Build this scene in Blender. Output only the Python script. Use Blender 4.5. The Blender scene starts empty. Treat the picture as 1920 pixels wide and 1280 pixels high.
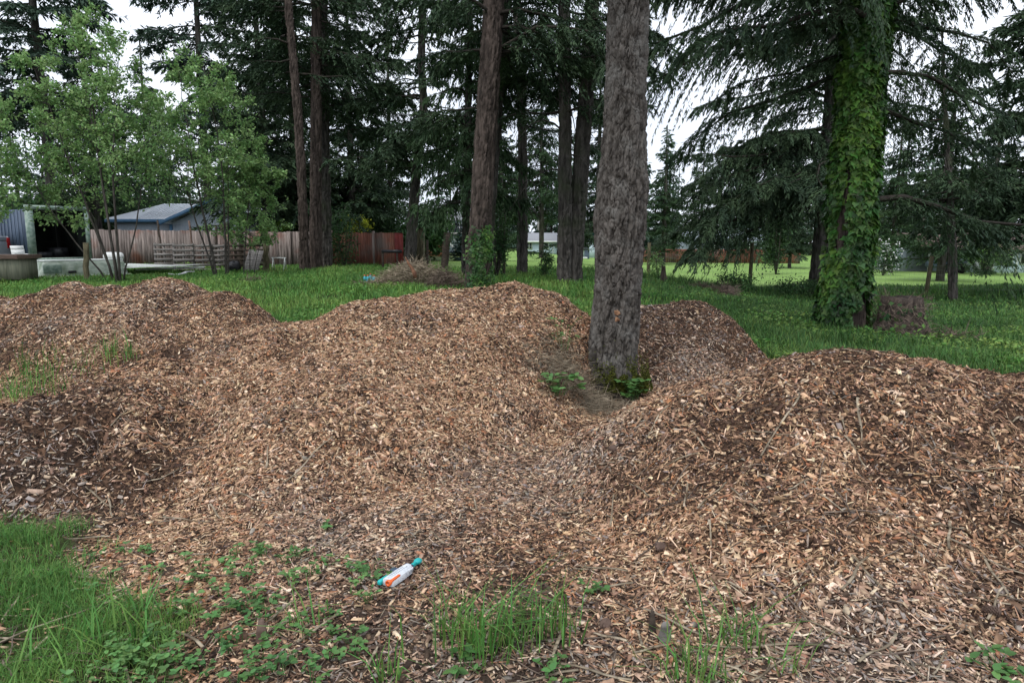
import bpy, math, random
import numpy as np
# ------------------------------------------------------------------ camera, sky, sun, exposure
sc = bpy.context.scene
COL = sc.collection
H = 1.6
PITCH = math.radians(8.44)
cp, sp = math.cos(PITCH), math.sin(PITCH)
cam_data = bpy.data.cameras.new("camera"); cam_data.lens = 24; cam_data.sensor_width = 36
cam_data.clip_start = 0.05; cam_data.clip_end = 2000
cam = bpy.data.objects.new("camera", cam_data); COL.objects.link(cam)
cam.location = (0, 0, H); cam.rotation_euler = (math.radians(90) - PITCH, 0, 0)
sc.camera = cam
SUN_EL, SUN_AZ = math.radians(58), math.radians(205)      # azimuth clockwise from +Y
w = bpy.data.worlds.new("World"); sc.world = w; w.use_nodes = True
nt = w.node_tree; nt.nodes.clear()
wo = nt.nodes.new('ShaderNodeOutputWorld'); bg = nt.nodes.new('ShaderNodeBackground')
sky = nt.nodes.new('ShaderNodeTexSky'); sky.sky_type = 'NISHITA'; sky.sun_disc = False
sky.sun_elevation = SUN_EL; sky.sun_rotation = SUN_AZ; sky.dust_density = 3.0
mx = nt.nodes.new('ShaderNodeMix'); mx.data_type = 'RGBA'
tc = nt.nodes.new('ShaderNodeTexCoord'); nz = nt.nodes.new('ShaderNodeTexNoise')
nz.inputs['Scale'].default_value = 2.2; nz.inputs['Detail'].default_value = 6
rp = nt.nodes.new('ShaderNodeValToRGB')                     # overcast cloud deck with brighter thin places
rp.color_ramp.elements[0].position = .35; rp.color_ramp.elements[0].color = (7.6, 8.3, 9.6, 1)
rp.color_ramp.elements[1].position = .65; rp.color_ramp.elements[1].color = (12.0, 12.6, 13.6, 1)
mx.inputs['Factor'].default_value = 0.9
nt.links.new(tc.outputs['Generated'], nz.inputs['Vector']); nt.links.new(nz.outputs['Fac'], rp.inputs['Fac'])
nt.links.new(sky.outputs[0], mx.inputs['A']); nt.links.new(rp.outputs[0], mx.inputs['B'])
nt.links.new(mx.outputs['Result'], bg.inputs['Color']); bg.inputs['Strength'].default_value = 0.095
nt.links.new(bg.outputs[0], wo.inputs['Surface'])
sl = bpy.data.lights.new("sun", 'SUN'); sl.energy = 1.1; sl.angle = math.radians(16); sl.color = (1, .96, .9)
so = bpy.data.objects.new("sun", sl); COL.objects.link(so)
so.rotation_euler = (math.radians(90) - SUN_EL, 0, -SUN_AZ + math.pi)
# lamp points along -Z; put it so that it comes from azimuth SUN_AZ
from mathutils import Vector
sd = Vector((math.sin(SUN_AZ) * math.cos(SUN_EL), math.cos(SUN_AZ) * math.cos(SUN_EL), math.sin(SUN_EL)))
so.rotation_euler = sd.to_track_quat('Z', 'Y').to_euler(); so.location = (0, -5, 30)
sc.view_settings.view_transform = 'Standard'; sc.view_settings.look = 'None'
sc.view_settings.exposure = 0.42; sc.view_settings.gamma = 1.0
sc.cycles.max_bounces = 5; sc.cycles.diffuse_bounces = 3; sc.cycles.transparent_max_bounces = 4
sc.cycles.use_denoising = True

# ------------------------------------------------------------------ helpers
def rngf(s): return np.random.default_rng(s)
def S(a, b, v):
    t = np.clip((np.asarray(v, float) - a) / (b - a), 0, 1); return t * t * (3 - 2 * t)
def _h(ix, iy, iz, s):
    n = (ix.astype(np.int64) * 374761393 + iy.astype(np.int64) * 668265263 + iz.astype(np.int64) * 2147483647 + s * 1274126177) & 0xffffffff
    n = ((n ^ (n >> 13)) * 1274126177) & 0xffffffff
    n = ((n ^ (n >> 16)) * 2246822519) & 0xffffffff
    return ((n ^ (n >> 15)) & 0xffffff) / float(0xffffff)
def vn(x, y, z=0.0, s=0):
    x, y, z = np.broadcast_arrays(np.asarray(x, float), np.asarray(y, float), np.asarray(z, float))
    ix, iy, iz = np.floor(x), np.floor(y), np.floor(z)
    fx, fy, fz = x - ix, y - iy, z - iz
    fx = fx * fx * (3 - 2 * fx); fy = fy * fy * (3 - 2 * fy); fz = fz * fz * (3 - 2 * fz)
    r = 0
    for a in (0, 1):
        for b in (0, 1):
            for c in (0, 1):
                r = r + _h(ix + a, iy + b, iz + c, s) * (fx if a else 1 - fx) * (fy if b else 1 - fy) * (fz if c else 1 - fz)
    return r
def fbm(x, y, z=0.0, s=0, o=4):
    r, a, t = 0, .5, 0
    for k in range(o):
        r = r + a * vn(np.asarray(x) * 2 ** k, np.asarray(y) * 2 ** k, np.asarray(z) * 2 ** k, s + k); t += a; a *= .5
    return r / t
def worley(x, y, z, s=0):
    """F1, F2 and a random value of the nearest cell"""
    ix, iy, iz = np.floor(x), np.floor(y), np.floor(z); f1 = np.full(x.shape, 9.); f2 = np.full(x.shape, 9.); cv = np.zeros(x.shape)
    for a in (-1, 0, 1):
        for b in (-1, 0, 1):
            for c in (-1, 0, 1):
                X, Y, Z = ix + a, iy + b, iz + c
                d = (X + _h(X, Y, Z, s) - x) ** 2 + (Y + _h(X, Y, Z, s + 1) - y) ** 2 + (Z + _h(X, Y, Z, s + 2) - z) ** 2
                n = d < f1; f2 = np.where(n, f1, np.minimum(f2, d)); cv = np.where(n, _h(X, Y, Z, s + 3), cv); f1 = np.where(n, d, f1)
    return np.sqrt(f1), np.sqrt(f2), cv
def ground(x, y):
    x = np.asarray(x, float); y = np.asarray(y, float)
    z = S(8, 20, y) * (0.42 - 0.9 * S(1, 11, x)) - .35 * S(29, 60, y) * S(-12, 0, x)
    return z + S(1.5, 5, np.hypot(x, y)) * (fbm(x * .5, y * .5, 0, 3, 3) - .5) * .09 + (fbm(x * 2.1, y * 2.1, 0, 9, 3) - .5) * .03 * (1 - S(25, 30, y))
def gz(x, y): return float(ground(x, y))
def XP(px, Y, z): return (px - 960) / 1280 * (Y * cp + (H - z) * sp)
def ZP(py, Y):
    dy = (640 - py) / 1280; return H + Y * (-sp + dy * cp) / (cp + dy * sp)
def PG(px, Y):
    z = 0.0
    for _ in range(3): x = XP(px, Y, z); z = gz(x, Y)
    return (x, Y, z)
def PP(px, py, Y):
    z = ZP(py, Y); return (XP(px, Y, z), Y, z)
def pix(x, y, z):
    f = y * cp - (z - H) * sp; u = y * sp + (z - H) * cp
    return 960 + 1280 * x / f, 640 - 1280 * u / f

class Geo:
    def __init__(s): s.V = []; s.F = {}; s.n = 0; s.C = []
    def add(s, V, *faces, col=None):
        V = np.asarray(V, float).reshape(-1, 3)
        for F in faces:
            F = np.asarray(F, int)
            if F.size: s.F.setdefault(F.shape[1], []).append(F + s.n)
        s.V.append(V)
        if col is not None: s.C.append(np.broadcast_to(np.asarray(col, float), (len(V), 3)))
        s.n += len(V); return s
    def merge(s, g, R=None, t=(0, 0, 0)):
        for V in [np.concatenate(g.V)]:
            if R is not None: V = V @ np.asarray(R).T
            V = V + np.asarray(t)
        fs = [np.concatenate(f) for f in g.F.values()]
        s.add(V, *fs, col=np.concatenate(g.C) if g.C else None)
    def box(s, c, d, R=None, taper=0):
        V = np.array([[x, y, z] for z in (-.5, .5) for y in (-.5, .5) for x in (-.5, .5)]) * np.asarray(d, float)
        if taper: V[4:, :2] *= (1 - taper)
        if R is not None: V = V @ np.asarray(R).T
        return s.add(V + np.asarray(c, float), [[0, 2, 3, 1], [4, 5, 7, 6], [0, 1, 5, 4], [2, 6, 7, 3], [0, 4, 6, 2], [1, 3, 7, 5]])
    def box2(s, a, b): a = np.array(a, float); b = np.array(b, float); return s.box((a + b) / 2, np.abs(b - a))
    def tube(s, P, r, n=8, cap=True, squash=None):
        P = np.asarray(P, float); m = len(P); r = np.broadcast_to(np.asarray(r, float), (m,))
        T = np.gradient(P, axis=0); T /= np.linalg.norm(T, axis=1)[:, None] + 1e-9
        up = np.array([0, 0, 1.]) if abs(T[:, 2]).mean() < .8 else np.array([1., 0, 0])
        A = np.cross(T, up); A /= np.linalg.norm(A, axis=1)[:, None] + 1e-9; B = np.cross(T, A)
        th = np.arange(n) * 2 * math.pi / n
        V = P[:, None] + r[:, None, None] * (np.cos(th)[None, :, None] * A[:, None] + np.sin(th)[None, :, None] * B[:, None] * (squash or 1))
        V = V.reshape(-1, 3)
        i = np.arange(m - 1)[:, None] * n; j = np.arange(n)[None]; k = (j + 1) % n
        F = np.stack([i + j, i + k, i + n + k, i + n + j], -1).reshape(-1, 4)
        s.add(V, F)
        if cap and n > 2:
            s.F.setdefault(n, []).append(np.array([[s.n - m * n + q for q in range(n)][::-1]]))
            s.F.setdefault(n, []).append(np.array([[s.n - n + q for q in range(n)]]))
        return s
    def bar(s, a, b, w, t):
        a = np.array(a, float); b = np.array(b, float); d = b - a; L = np.linalg.norm(d); X = d / L
        up = np.array([0, 0, 1.]) if abs(X[2]) < .95 else np.array([0, 1., 0])
        Y = np.cross(up, X); Y /= np.linalg.norm(Y); Z = np.cross(X, Y)
        return s.box((a + b) / 2, (L, w, t), np.stack([X, Y, Z], 1))
    def build(s, name, m, parent=None, smooth=False, bevel=0, kind=None, label=None, loc=None):
        me = bpy.data.meshes.new(name)
        V = np.concatenate(s.V).astype(np.float32); 
        if loc is not None: V = V - np.asarray(loc, np.float32)
        me.vertices.add(len(V)); me.vertices.foreach_set('co', V.ravel())
        li, ls, st = [], [], 0
        for n, fs in s.F.items():
            f = np.concatenate(fs); li.append(f.ravel()); ls.append(st + np.arange(len(f)) * n); st += f.size
        li = np.concatenate(li).astype(np.int32); ls = np.concatenate(ls).astype(np.int32)
        me.loops.add(len(li)); me.loops.foreach_set('vertex_index', li)
        me.polygons.add(len(ls)); me.polygons.foreach_set('loop_start', ls)
        me.update(calc_edges=True)
        if s.C:
            C = np.ones((len(V), 4), np.float32); C[:, :3] = np.concatenate(s.C)
            a = me.color_attributes.new('col', 'FLOAT_COLOR', 'POINT'); a.data.foreach_set('color', C.ravel())
        if smooth: me.polygons.foreach_set('use_smooth', np.ones(len(ls), bool))
        me.validate()
        o = bpy.data.objects.new(name, me); COL.objects.link(o)
        if loc is not None and parent is None: o.location = loc
        if m: me.materials.append(m)
        if parent: o.parent = parent
        if bevel:
            b = o.modifiers.new('bevel', 'BEVEL'); b.width = bevel; b.segments = 2; b.limit_method = 'ANGLE'
        if kind: o['kind'] = kind
        if label: o['label'] = label
        return o
def tag(o, label, cat, group=None):
    o['label'] = label; o['category'] = cat
    if group: o['group'] = group
    return o
def thing(name, label, cat, loc=(0, 0, 0), rz=0, group=None):
    o = bpy.data.objects.new(name, None); COL.objects.link(o); o.location = loc; o.rotation_euler = (0, 0, rz)
    o.empty_display_size = .2
    return tag(o, label, cat, group)
def Rz(a): c, s = math.cos(a), math.sin(a); return np.array([[c, -s, 0], [s, c, 0], [0, 0, 1.]])
def Rx(a): c, s = math.cos(a), math.sin(a); return np.array([[1., 0, 0], [0, c, -s], [0, s, c]])
def Ry(a): c, s = math.cos(a), math.sin(a); return np.array([[c, 0, s], [0, 1., 0], [-s, 0, c]])
def copy_tree(o, loc, rz, label=None, scale=1):
    c = o.copy(); COL.objects.link(c); c.location = loc; c.rotation_euler = (0, 0, rz); c.scale = (scale,) * 3
    if label: c['label'] = label
    for ch in o.children:
        d = ch.copy(); COL.objects.link(d); d.parent = c
    return c

# ------------------------------------------------------------------ materials
def N(nt, t, **k):
    n = nt.nodes.new(t)
    for a, b in k.items(): setattr(n, a, b)
    return n
def mat(name, c1, c2=None, scale=8, rough=.85, bump=0, bscale=None, jitter=0, stretch=(1, 1, 1), metal=0, trans=0, usecol=False, detail=5, coords='Object', lo=.35, hi=.65, spec=.3, dist=0.0, c3=None, s3=1.0, huej=0, emit=0):
    m = bpy.data.materials.new(name); m.use_nodes = True; nt = m.node_tree; L = nt.links.new
    b = nt.nodes['Principled BSDF']; b.inputs['Roughness'].default_value = rough; b.inputs['Metallic'].default_value = metal
    b.inputs['Specular IOR Level'].default_value = spec
    tc = N(nt, 'ShaderNodeTexCoord'); mp = N(nt, 'ShaderNodeMapping'); mp.inputs['Scale'].default_value = stretch
    L(tc.outputs[coords], mp.inputs['Vector'])
    nz = N(nt, 'ShaderNodeTexNoise'); nz.inputs['Scale'].default_value = scale; nz.inputs['Detail'].default_value = detail
    nz.inputs['Distortion'].default_value = dist
    L(mp.outputs[0], nz.inputs['Vector'])
    r = N(nt, 'ShaderNodeValToRGB'); r.color_ramp.elements[0].position = lo; r.color_ramp.elements[1].position = hi
    r.color_ramp.elements[0].color = (*c1, 1); r.color_ramp.elements[1].color = (*(c2 or c1), 1)
    L(nz.outputs['Fac'], r.inputs['Fac']); out = r.outputs[0]
    if usecol:
        a = N(nt, 'ShaderNodeVertexColor', layer_name='col'); mm = N(nt, 'ShaderNodeMix', data_type='RGBA', blend_type='MULTIPLY')
        mm.inputs['Factor'].default_value = 1; L(a.outputs[0], mm.inputs['A']); L(out, mm.inputs['B']); out = mm.outputs['Result']
    if c3:
        n3 = N(nt, 'ShaderNodeTexNoise'); n3.inputs['Scale'].default_value = s3; n3.inputs['Detail'].default_value = 3
        L(tc.outputs[coords], n3.inputs['Vector'])
        mr = N(nt, 'ShaderNodeMapRange'); mr.inputs[1].default_value = .5; mr.inputs[2].default_value = .68
        L(n3.outputs['Fac'], mr.inputs[0])
        m3 = N(nt, 'ShaderNodeMix', data_type='RGBA'); L(mr.outputs[0], m3.inputs['Factor']); L(out, m3.inputs['A']); m3.inputs['B'].default_value = (*c3, 1); out = m3.outputs['Result']
    if jitter or huej:
        g = N(nt, 'ShaderNodeNewGeometry'); hs = N(nt, 'ShaderNodeHueSaturation')
        mr = N(nt, 'ShaderNodeMapRange'); mr.inputs[3].default_value = 1 - jitter; mr.inputs[4].default_value = 1 + jitter
        L(g.outputs['Random Per Island'], mr.inputs[0]); L(mr.outputs[0], hs.inputs['Value'])
        if huej:
            ml = N(nt, 'ShaderNodeMath', operation='MULTIPLY'); ml.inputs[1].default_value = 37.7
            fr = N(nt, 'ShaderNodeMath', operation='FRACT'); L(g.outputs['Random Per Island'], ml.inputs[0]); L(ml.outputs[0], fr.inputs[0])
            m2 = N(nt, 'ShaderNodeMapRange'); m2.inputs[3].default_value = .5 - huej; m2.inputs[4].default_value = .5 + huej
            L(fr.outputs[0], m2.inputs[0]); L(m2.outputs[0], hs.inputs['Hue'])
        L(out, hs.inputs['Color']); out = hs.outputs[0]
    L(out, b.inputs['Base Color'])
    if bump:
        bn = N(nt, 'ShaderNodeTexNoise'); bn.inputs['Scale'].default_value = bscale or scale * 3; bn.inputs['Detail'].default_value = 6
        L(mp.outputs[0], bn.inputs['Vector'])
        bp = N(nt, 'ShaderNodeBump'); bp.inputs['Strength'].default_value = 1; bp.inputs['Distance'].default_value = bump
        L(bn.outputs['Fac'], bp.inputs['Height']); L(bp.outputs[0], b.inputs['Normal'])
    if trans:
        tr = N(nt, 'ShaderNodeBsdfTranslucent'); ms = N(nt, 'ShaderNodeMixShader'); ms.inputs[0].default_value = trans
        L(out, tr.inputs['Color']); L(b.outputs[0], ms.inputs[1]); L(tr.outputs[0], ms.inputs[2])
        L(ms.outputs[0], nt.nodes['Material Output'].inputs['Surface'])
    return m
M = {}
M['chip'] = mat('wood_chip', (.8, .8, .8), (1.1, 1.1, 1.1), scale=60, rough=.9, usecol=True, spec=.15)
M['heap'] = mat('mulch_fines', (.030, .018, .013), (.15, .088, .056), scale=45, rough=.95, bump=.012, bscale=70, lo=.4, hi=.62, spec=.1, detail=8, c3=(.028, .019, .015), s3=2.2)
M['bark'] = mat('fir_bark', (.045, .040, .035), (.14, .126, .113), scale=22, rough=.95, bump=.02, bscale=14, stretch=(1, 1, .3), spec=.1, c3=(.15, .142, .13), s3=5)
M['bark_red'] = mat('brown_bark', (.036, .029, .025), (.115, .090, .077), scale=12, rough=.95, bump=.03, bscale=11, stretch=(1, 1, .16), spec=.1)
M['bark_grey'] = mat('grey_bark', (.036, .033, .030), (.115, .105, .095), scale=12, rough=.95, bump=.03, bscale=11, stretch=(1, 1, .16), spec=.1, c3=(.05, .06, .035), s3=1.2)
M['bark_thin'] = mat('young_bark', (.035, .03, .026), (.085, .078, .066), scale=14, rough=.9, stretch=(1, 1, .4))
M['limb'] = mat('dark_limb', (.022, .018, .015), (.05, .042, .034), scale=10, rough=.95)
M['fir'] = mat('fir_needles', (.026, .052, .030), (.062, .104, .048), scale=1.3, rough=.7, jitter=.45, huej=.015, trans=.18, spec=.25)
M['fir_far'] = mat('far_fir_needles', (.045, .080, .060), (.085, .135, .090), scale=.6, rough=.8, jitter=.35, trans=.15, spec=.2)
M['fir_mid'] = mat('green_fir_needles', (.028, .060, .026), (.058, .108, .044), scale=1.0, rough=.7, jitter=.4, huej=.015, trans=.2, spec=.25)
M['leaf'] = mat('alder_leaf', (.16, .30, .095), (.31, .47, .18), scale=1.6, rough=.55, jitter=.35, huej=.02, trans=.35, spec=.4)
M['ivy'] = mat('ivy_leaf', (.018, .058, .015), (.075, .165, .028), scale=1.6, rough=.5, jitter=.55, huej=.025, trans=.2, spec=.35, c3=(.10, .20, .032), s3=1.3)
M['grass'] = mat('grass_blade', (.085, .20, .042), (.16, .32, .07), scale=.8, rough=.6, jitter=.45, huej=.03, trans=.3, spec=.3, c3=(.23, .35, .085), s3=.45)
M['grass_dark'] = mat('shade_tinted_grass_blade', (.045, .115, .03), (.10, .20, .055), scale=.5, rough=.6, jitter=.4, huej=.03, trans=.3, spec=.3)  # darker copy of the grass, tree shade painted into its colour
M['weed'] = mat('weed_leaf', (.07, .17, .045), (.14, .28, .08), scale=4, rough=.5, jitter=.3, huej=.02, trans=.25, spec=.35)
M['straw'] = mat('dead_grass', (.16, .125, .085), (.36, .30, .22), scale=9, rough=.9, jitter=.4, spec=.15)
M['twig'] = mat('dry_twig', (.07, .05, .04), (.20, .155, .12), scale=20, rough=.9, jitter=.3)
M['moss'] = mat('moss', (.035, .045, .008), (.11, .12, .018), scale=30, rough=1, bump=.01, jitter=.3)
# ------------------------------------------------------------------ heaps
def smax(a, b, k=.22):
    h = np.clip(.5 + .5 * (a - b) / k, 0, 1); return b * (1 - h) + a * h + k * h * (1 - h)
HEAPS = {
 # centre discs: x, y, height, radius left, right, front, back
 'A': [(-4.6, 3.9, .30, 1.3, 1.1, .9, 1.1), (-3.5, 4.75, .52, 1.4, 1.3, 1.2, 1.3), (-3.0, 5.6, .69, 1.4, 1.3, 1.8, 1.3), (-2.35, 6.7, .84, 1.3, 1.3, 2.3, 1.5),
       (-1.05, 7.5, 1.05, 1.3, 1.3, 2.8, 1.7), (-1.55, 7.2, 1.0, 1.4, 1.5, 3.0, 1.7), (-.55, 7.75, 1.11, 1.5, 1.5, 3.0, 1.8), (.1, 7.95, 1.20, 1.6, 1.25, 2.3, 1.8), (-1.4, 5.6, .66, 1.8, 1.5, 1.9, 1.8), (.55, 8.0, 1.10, 1.3, 1.0, 2.0, 1.6)],
 'B': [(1.45, 4.75, .66, 1.3, 1.3, 1.9, 1.2), (2.25, 4.65, .87, 1.5, 1.6, 2.1, 1.5), (2.75, 4.5, .84, 1.7, 1.8, 2.1, 1.6), (3.9, 4.3, .85, 1.7, 2.0, 2.1, 1.9), (5.2, 4.2, .7, 2.0, 1.9, 1.8, 2.0), (1.75, 3.5, .34, 1.5, 2.0, 1.25, 1.5)],
 'C': [(-9.2, 9.2, .85, 2.2, 2.0, 1.8, 1.8), (-7.9, 9.6, .93, 1.6, 1.6, 2.2, 1.8), (-6.65, 10.1, .97, 1.6, 1.25, 2.4, 1.8), (-5.95, 10.1, .93, 1.2, 1.2, 2.3, 1.7), (-5.1, 10.0, 1.05, 1.35, 1.5, 2.6, 1.7), (-4.1, 9.6, .90, 1.2, 1.15, 2.2, 1.4), (-5.6, 9.0, .72, 2.0, 1.9, 1.7, 1.5), (-3.55, 9.0, .62, 1.0, .9, 1.8, 1.1)],
 'D': [(1.75, 9.2, .77, 1.0, 1.1, 1.6, 1.4), (2.35, 9.4, .84, 1.1, 1.1, 1.6, 1.4), (2.6, 9.3, .76, 1.0, .8, 1.5, 1.2), (2.8, 8.9, .30, .7, .6, 1.2, .9), (1.1, 8.8, .62, 1.1, 1.0, 1.4, 1.2)],
}
def heap_h(k, x, y):
    h = np.full(np.broadcast(x, y).shape, -.25)
    wx = x + (fbm(x * .9, y * .9, 0, 21, 2) - .5) * .45; wy = y + (fbm(x * .9, y * .9, 5, 22, 2) - .5) * .45
    for (cx, cy, hh, rl, rr, rf, rb) in HEAPS[k]:
        dx = wx - cx; dy = wy - cy
        u = np.sqrt((dx / np.where(dx < 0, rl, rr)) ** 2 + (dy / np.where(dy < 0, rf, rb)) ** 2)
        p = np.where(u < 1, np.cos(np.clip(u, 0, 1) * math.pi / 2) ** 1.25, -(u - 1) * .7)
        h = smax(h, hh * p * 1.0 - .045)
    h = h - .42 * np.exp(-((x - .98) ** 2 + ((y - 6.62) * 1.15) ** 2) / .42 ** 2)
    m = S(-.02, .25, h)
    lump = np.exp(-(((x + 3.2) / 1.1) ** 2 + ((y - 4.2) / .75) ** 2)) if k == 'A' else 0
    n = (fbm(x * 1.1, y * 1.1, 0, 31, 3) - .5) * .075 + (fbm(x * 3.6, y * 3.6, 0, 33, 3) - .5) * .085 - .045 * S(.60, .75, fbm(x * 2.6, y * 2.6, 4, 37, 2)) + (fbm(x * 14, y * 14, 0, 35, 2) - .5) * .03
    if k == 'A': n = n + lump * ((fbm(x * 5.5, y * 5.5, 2, 39, 3) - .5) * .22 + (vn(x * 17, y * 17, 3, 41) - .5) * .035)
    return h + n * (.25 + .75 * m) - .03
def heap_z(k, x, y): return ground(x, y) + heap_h(k, x, y)
def top_z(x, y):
    z = ground(x, y)
    for k in HEAPS: z = np.maximum(z, heap_z(k, x, y))
    return z
def grid_geo(xs, ys, zf):
    X, Y = np.meshgrid(xs, ys); Z = zf(X, Y); V = np.stack([X, Y, Z], -1).reshape(-1, 3)
    nx, ny = len(xs), len(ys); i = np.arange(ny - 1)[:, None] * nx + np.arange(nx - 1)[None]
    return V, np.stack([i, i + 1, i + nx + 1, i + nx], -1).reshape(-1, 4), (nx, ny)
def grass_front(x, y):                # lawn corner lower left, soft ragged edge, 1 = grass
    e = (-1.93 + (3.25 - y) * .72) - x + (fbm(x * 2.2, y * 2.2, 0, 51, 3) - .5) * .9
    return S(-.12, .22, e) * (1 - S(3.55, 3.85, y + (fbm(x * 3, y * 3, 1, 52, 2) - .5) * .3))
def chip_zone(x, y):                  # where mulch litter covers the soil, 1 = chips
    n = (fbm(x * .7, y * .7, 0, 55, 3) - .5) * 2.2
    a = 1 - S(-.5, .6, y - (9.3 - .32 * np.abs(x - 1.0)) + n)
    return a * (1 - grass_front(x, y))
def lawn_zone(x, y):
    return S(-.5, .8, y - (28.5 + .15 * np.clip(x, -5, 20))) * S(-6, -1, x)
xs = np.concatenate([[-300, -150, -80, -50], np.arange(-36, -10, .8), np.arange(-10, 10, .07), np.arange(10, 40, .8), [42, 50, 65, 90, 150, 300]])
ys = np.concatenate([[-60, -20, -5, 0], np.arange(1, 13, .07), np.arange(13, 45, .35), [47, 50, 55, 60, 65, 70, 80, 100, 150, 250, 500]])
V, F, _ = grid_geo(xs, ys, ground)
cz = chip_zone(V[:, 0], V[:, 1]); lz = lawn_zone(V[:, 0], V[:, 1])
n1 = fbm(V[:, 0] * 3, V[:, 1] * 3, 0, 61, 4)[:, None]; n2 = fbm(V[:, 0] * .4, V[:, 1] * .4, 0, 62, 3)[:, None]
soil = np.array([.045, .033, .022]) * (1 - n1) + np.array([.045, .085, .022]) * n1
lit = np.array([.055, .040, .032]) * (1 - n1) + np.array([.12, .088, .068]) * n1
lawn = np.array([.17, .29, .075]) * (1 - n2) + np.array([.26, .38, .12]) * n2
c = soil * (1 - cz[:, None]) + lit * cz[:, None]; c = c * (1 - lz[:, None]) + lawn * lz[:, None]
M['ground'] = mat('ground_soil', (.65, .65, .65), (1.3, 1.3, 1.3), scale=26, rough=1, bump=.015, bscale=60, usecol=True, spec=.05, detail=8)
g = Geo().add(V, F, col=c); g.build('ground', M['ground'], smooth=True, kind='structure')

PAL = np.array([[.042, .026, .019], [.092, .056, .038], [.22, .130, .081], [.38, .230, .142], [.55, .37, .232], [.72, .54, .375], [.27, .222, .19], [.38, .175, .09]])
def chip_boxes(G, x, y, z, nrm, rng, tone, grey, sc=1.0):
    """one thin split chip per sample, lying on the slope; tone -1 dark (weathered, also painted shade) .. +1 fresh"""
    n = len(x)
    base = np.array([.10, .17, .27, .20, .12, .05, .04, .05])
    fresh = np.array([.03, .08, .20, .27, .23, .12, .01, .06]); dark = np.array([.30, .28, .20, .10, .05, .02, .04, .01]); gr = np.array([.10, .14, .14, .10, .12, .08, .30, .02])
    t = np.clip(tone, -1, 1)[:, None]
    w_ = base * (1 - np.abs(t)) + fresh * np.clip(t, 0, 1) + dark * np.clip(-t, 0, 1)
    w_ = w_ * (1 - grey[:, None]) + gr * grey[:, None]; cw = np.cumsum(w_ / w_.sum(1, keepdims=True), 1)
    ci = (rng.random(n)[:, None] > cw).sum(1).clip(0, 7); C = PAL[ci] * rng.uniform(.85, 1.4, (n, 1)) * rng.uniform(.94, 1.06, (n, 3))
    C = C * (1 - grey[:, None] * .45) + (C.mean(1, keepdims=True) * np.array([1.04, 1., .97])) * grey[:, None] * .45
    k = rng.random(n)
    L = rng.lognormal(math.log(.0178), .52, n).clip(.007, .055); W = L * rng.uniform(.22, .62, n); T = rng.uniform(.0015, .0045, n)
    sp_ = k < .2; L = np.where(sp_, rng.uniform(.04, .10, n), L); W = np.where(sp_, rng.uniform(.0025, .006, n), W)
    big = k > .988; L = np.where(big, rng.uniform(.045, .085, n), L); W = np.where(big, L * rng.uniform(.15, .4, n), W)
    L, W, T = L * sc, W * sc, T * sc
    a = rng.uniform(0, 2 * math.pi, n); D = np.stack([np.cos(a), np.sin(a), 0 * a], -1)
    D -= (D * nrm).sum(1, keepdims=True) * nrm; D /= np.linalg.norm(D, axis=1, keepdims=True)
    D = D + nrm * rng.normal(0, .26, (n, 1)); D /= np.linalg.norm(D, axis=1, keepdims=True)
    B = np.cross(nrm, D); B = B + nrm * rng.normal(0, .35, (n, 1)); B -= (B * D).sum(1, keepdims=True) * D; B /= np.linalg.norm(B, axis=1, keepdims=True)
    Nn = np.cross(D, B)
    c0 = np.stack([x, y, z], -1) + nrm * rng.uniform(-.002, .012, (n, 1))
    V = np.empty((n, 8, 3)); q = 0
    skew = rng.uniform(-.35, .35, n)
    for kz in (-.5, .5):
        for ky in (-.5, .5):
            for kx in (-.5, .5):
                e = rng.uniform(.75, 1.1, n); wv = rng.uniform(.6, 1.1, n)
                V[:, q] = c0 + D * (L * kx * e + W * ky * skew)[:, None] + B * (W * ky * wv)[:, None] + Nn * (T * kz)[:, None]; q += 1
    F = np.array([[4, 5, 7, 6], [0, 1, 5, 4], [2, 6, 7, 3], [0, 4, 6, 2], [1, 3, 7, 5]])
    F = (np.arange(n)[:, None, None] * 8 + F[None]).reshape(-1, 4)
    G.add(V.reshape(-1, 3), F, col=np.repeat(C, 8, axis=0))
def blob(x, y, cx, cy, r): return np.exp(-(((x - cx) ** 2 + (y - cy) ** 2) / r ** 2))
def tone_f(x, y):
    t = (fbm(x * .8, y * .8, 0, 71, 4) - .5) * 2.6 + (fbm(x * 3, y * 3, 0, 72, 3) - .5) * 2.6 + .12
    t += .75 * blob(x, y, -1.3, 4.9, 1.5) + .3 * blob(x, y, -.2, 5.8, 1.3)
    t -= 1.5 * blob(x, y, -3.3, 4.3, .9) + 1.6 * blob(x, y, -2.35, 4.15, .28) + 1.2 * blob(x, y, -2.9, 3.75, .35) + .65 * blob(x, y, .3, 7.2, 1.1) + .35 * blob(x, y, 2.4, 4.7, 1.2)  # weathered chips, plus the shaded right flank of heap A painted dark
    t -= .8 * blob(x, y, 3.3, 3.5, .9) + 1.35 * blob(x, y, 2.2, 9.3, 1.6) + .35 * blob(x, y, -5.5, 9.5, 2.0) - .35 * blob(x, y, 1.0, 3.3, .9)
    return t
def grey_f(x, y):
    v = .5 * blob(x, y, .3, 4.6, .7) + .5 * blob(x, y, -.9, 3.7, .6) + .6 * blob(x, y, 1.5, 2.3, .8) + .6 * blob(x, y, 0, 2.2, .7) + .55 * blob(x, y, 2.0, 8.7, 1.5) + .25 * blob(x, y, -6, 8.6, 2.5)
    return np.clip(v + .7 * blob(x, y, -3.2, 4.1, .8) + (fbm(x * 2, y * 2, 0, 77, 3) - .6) * .8, 0, .95)
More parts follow.
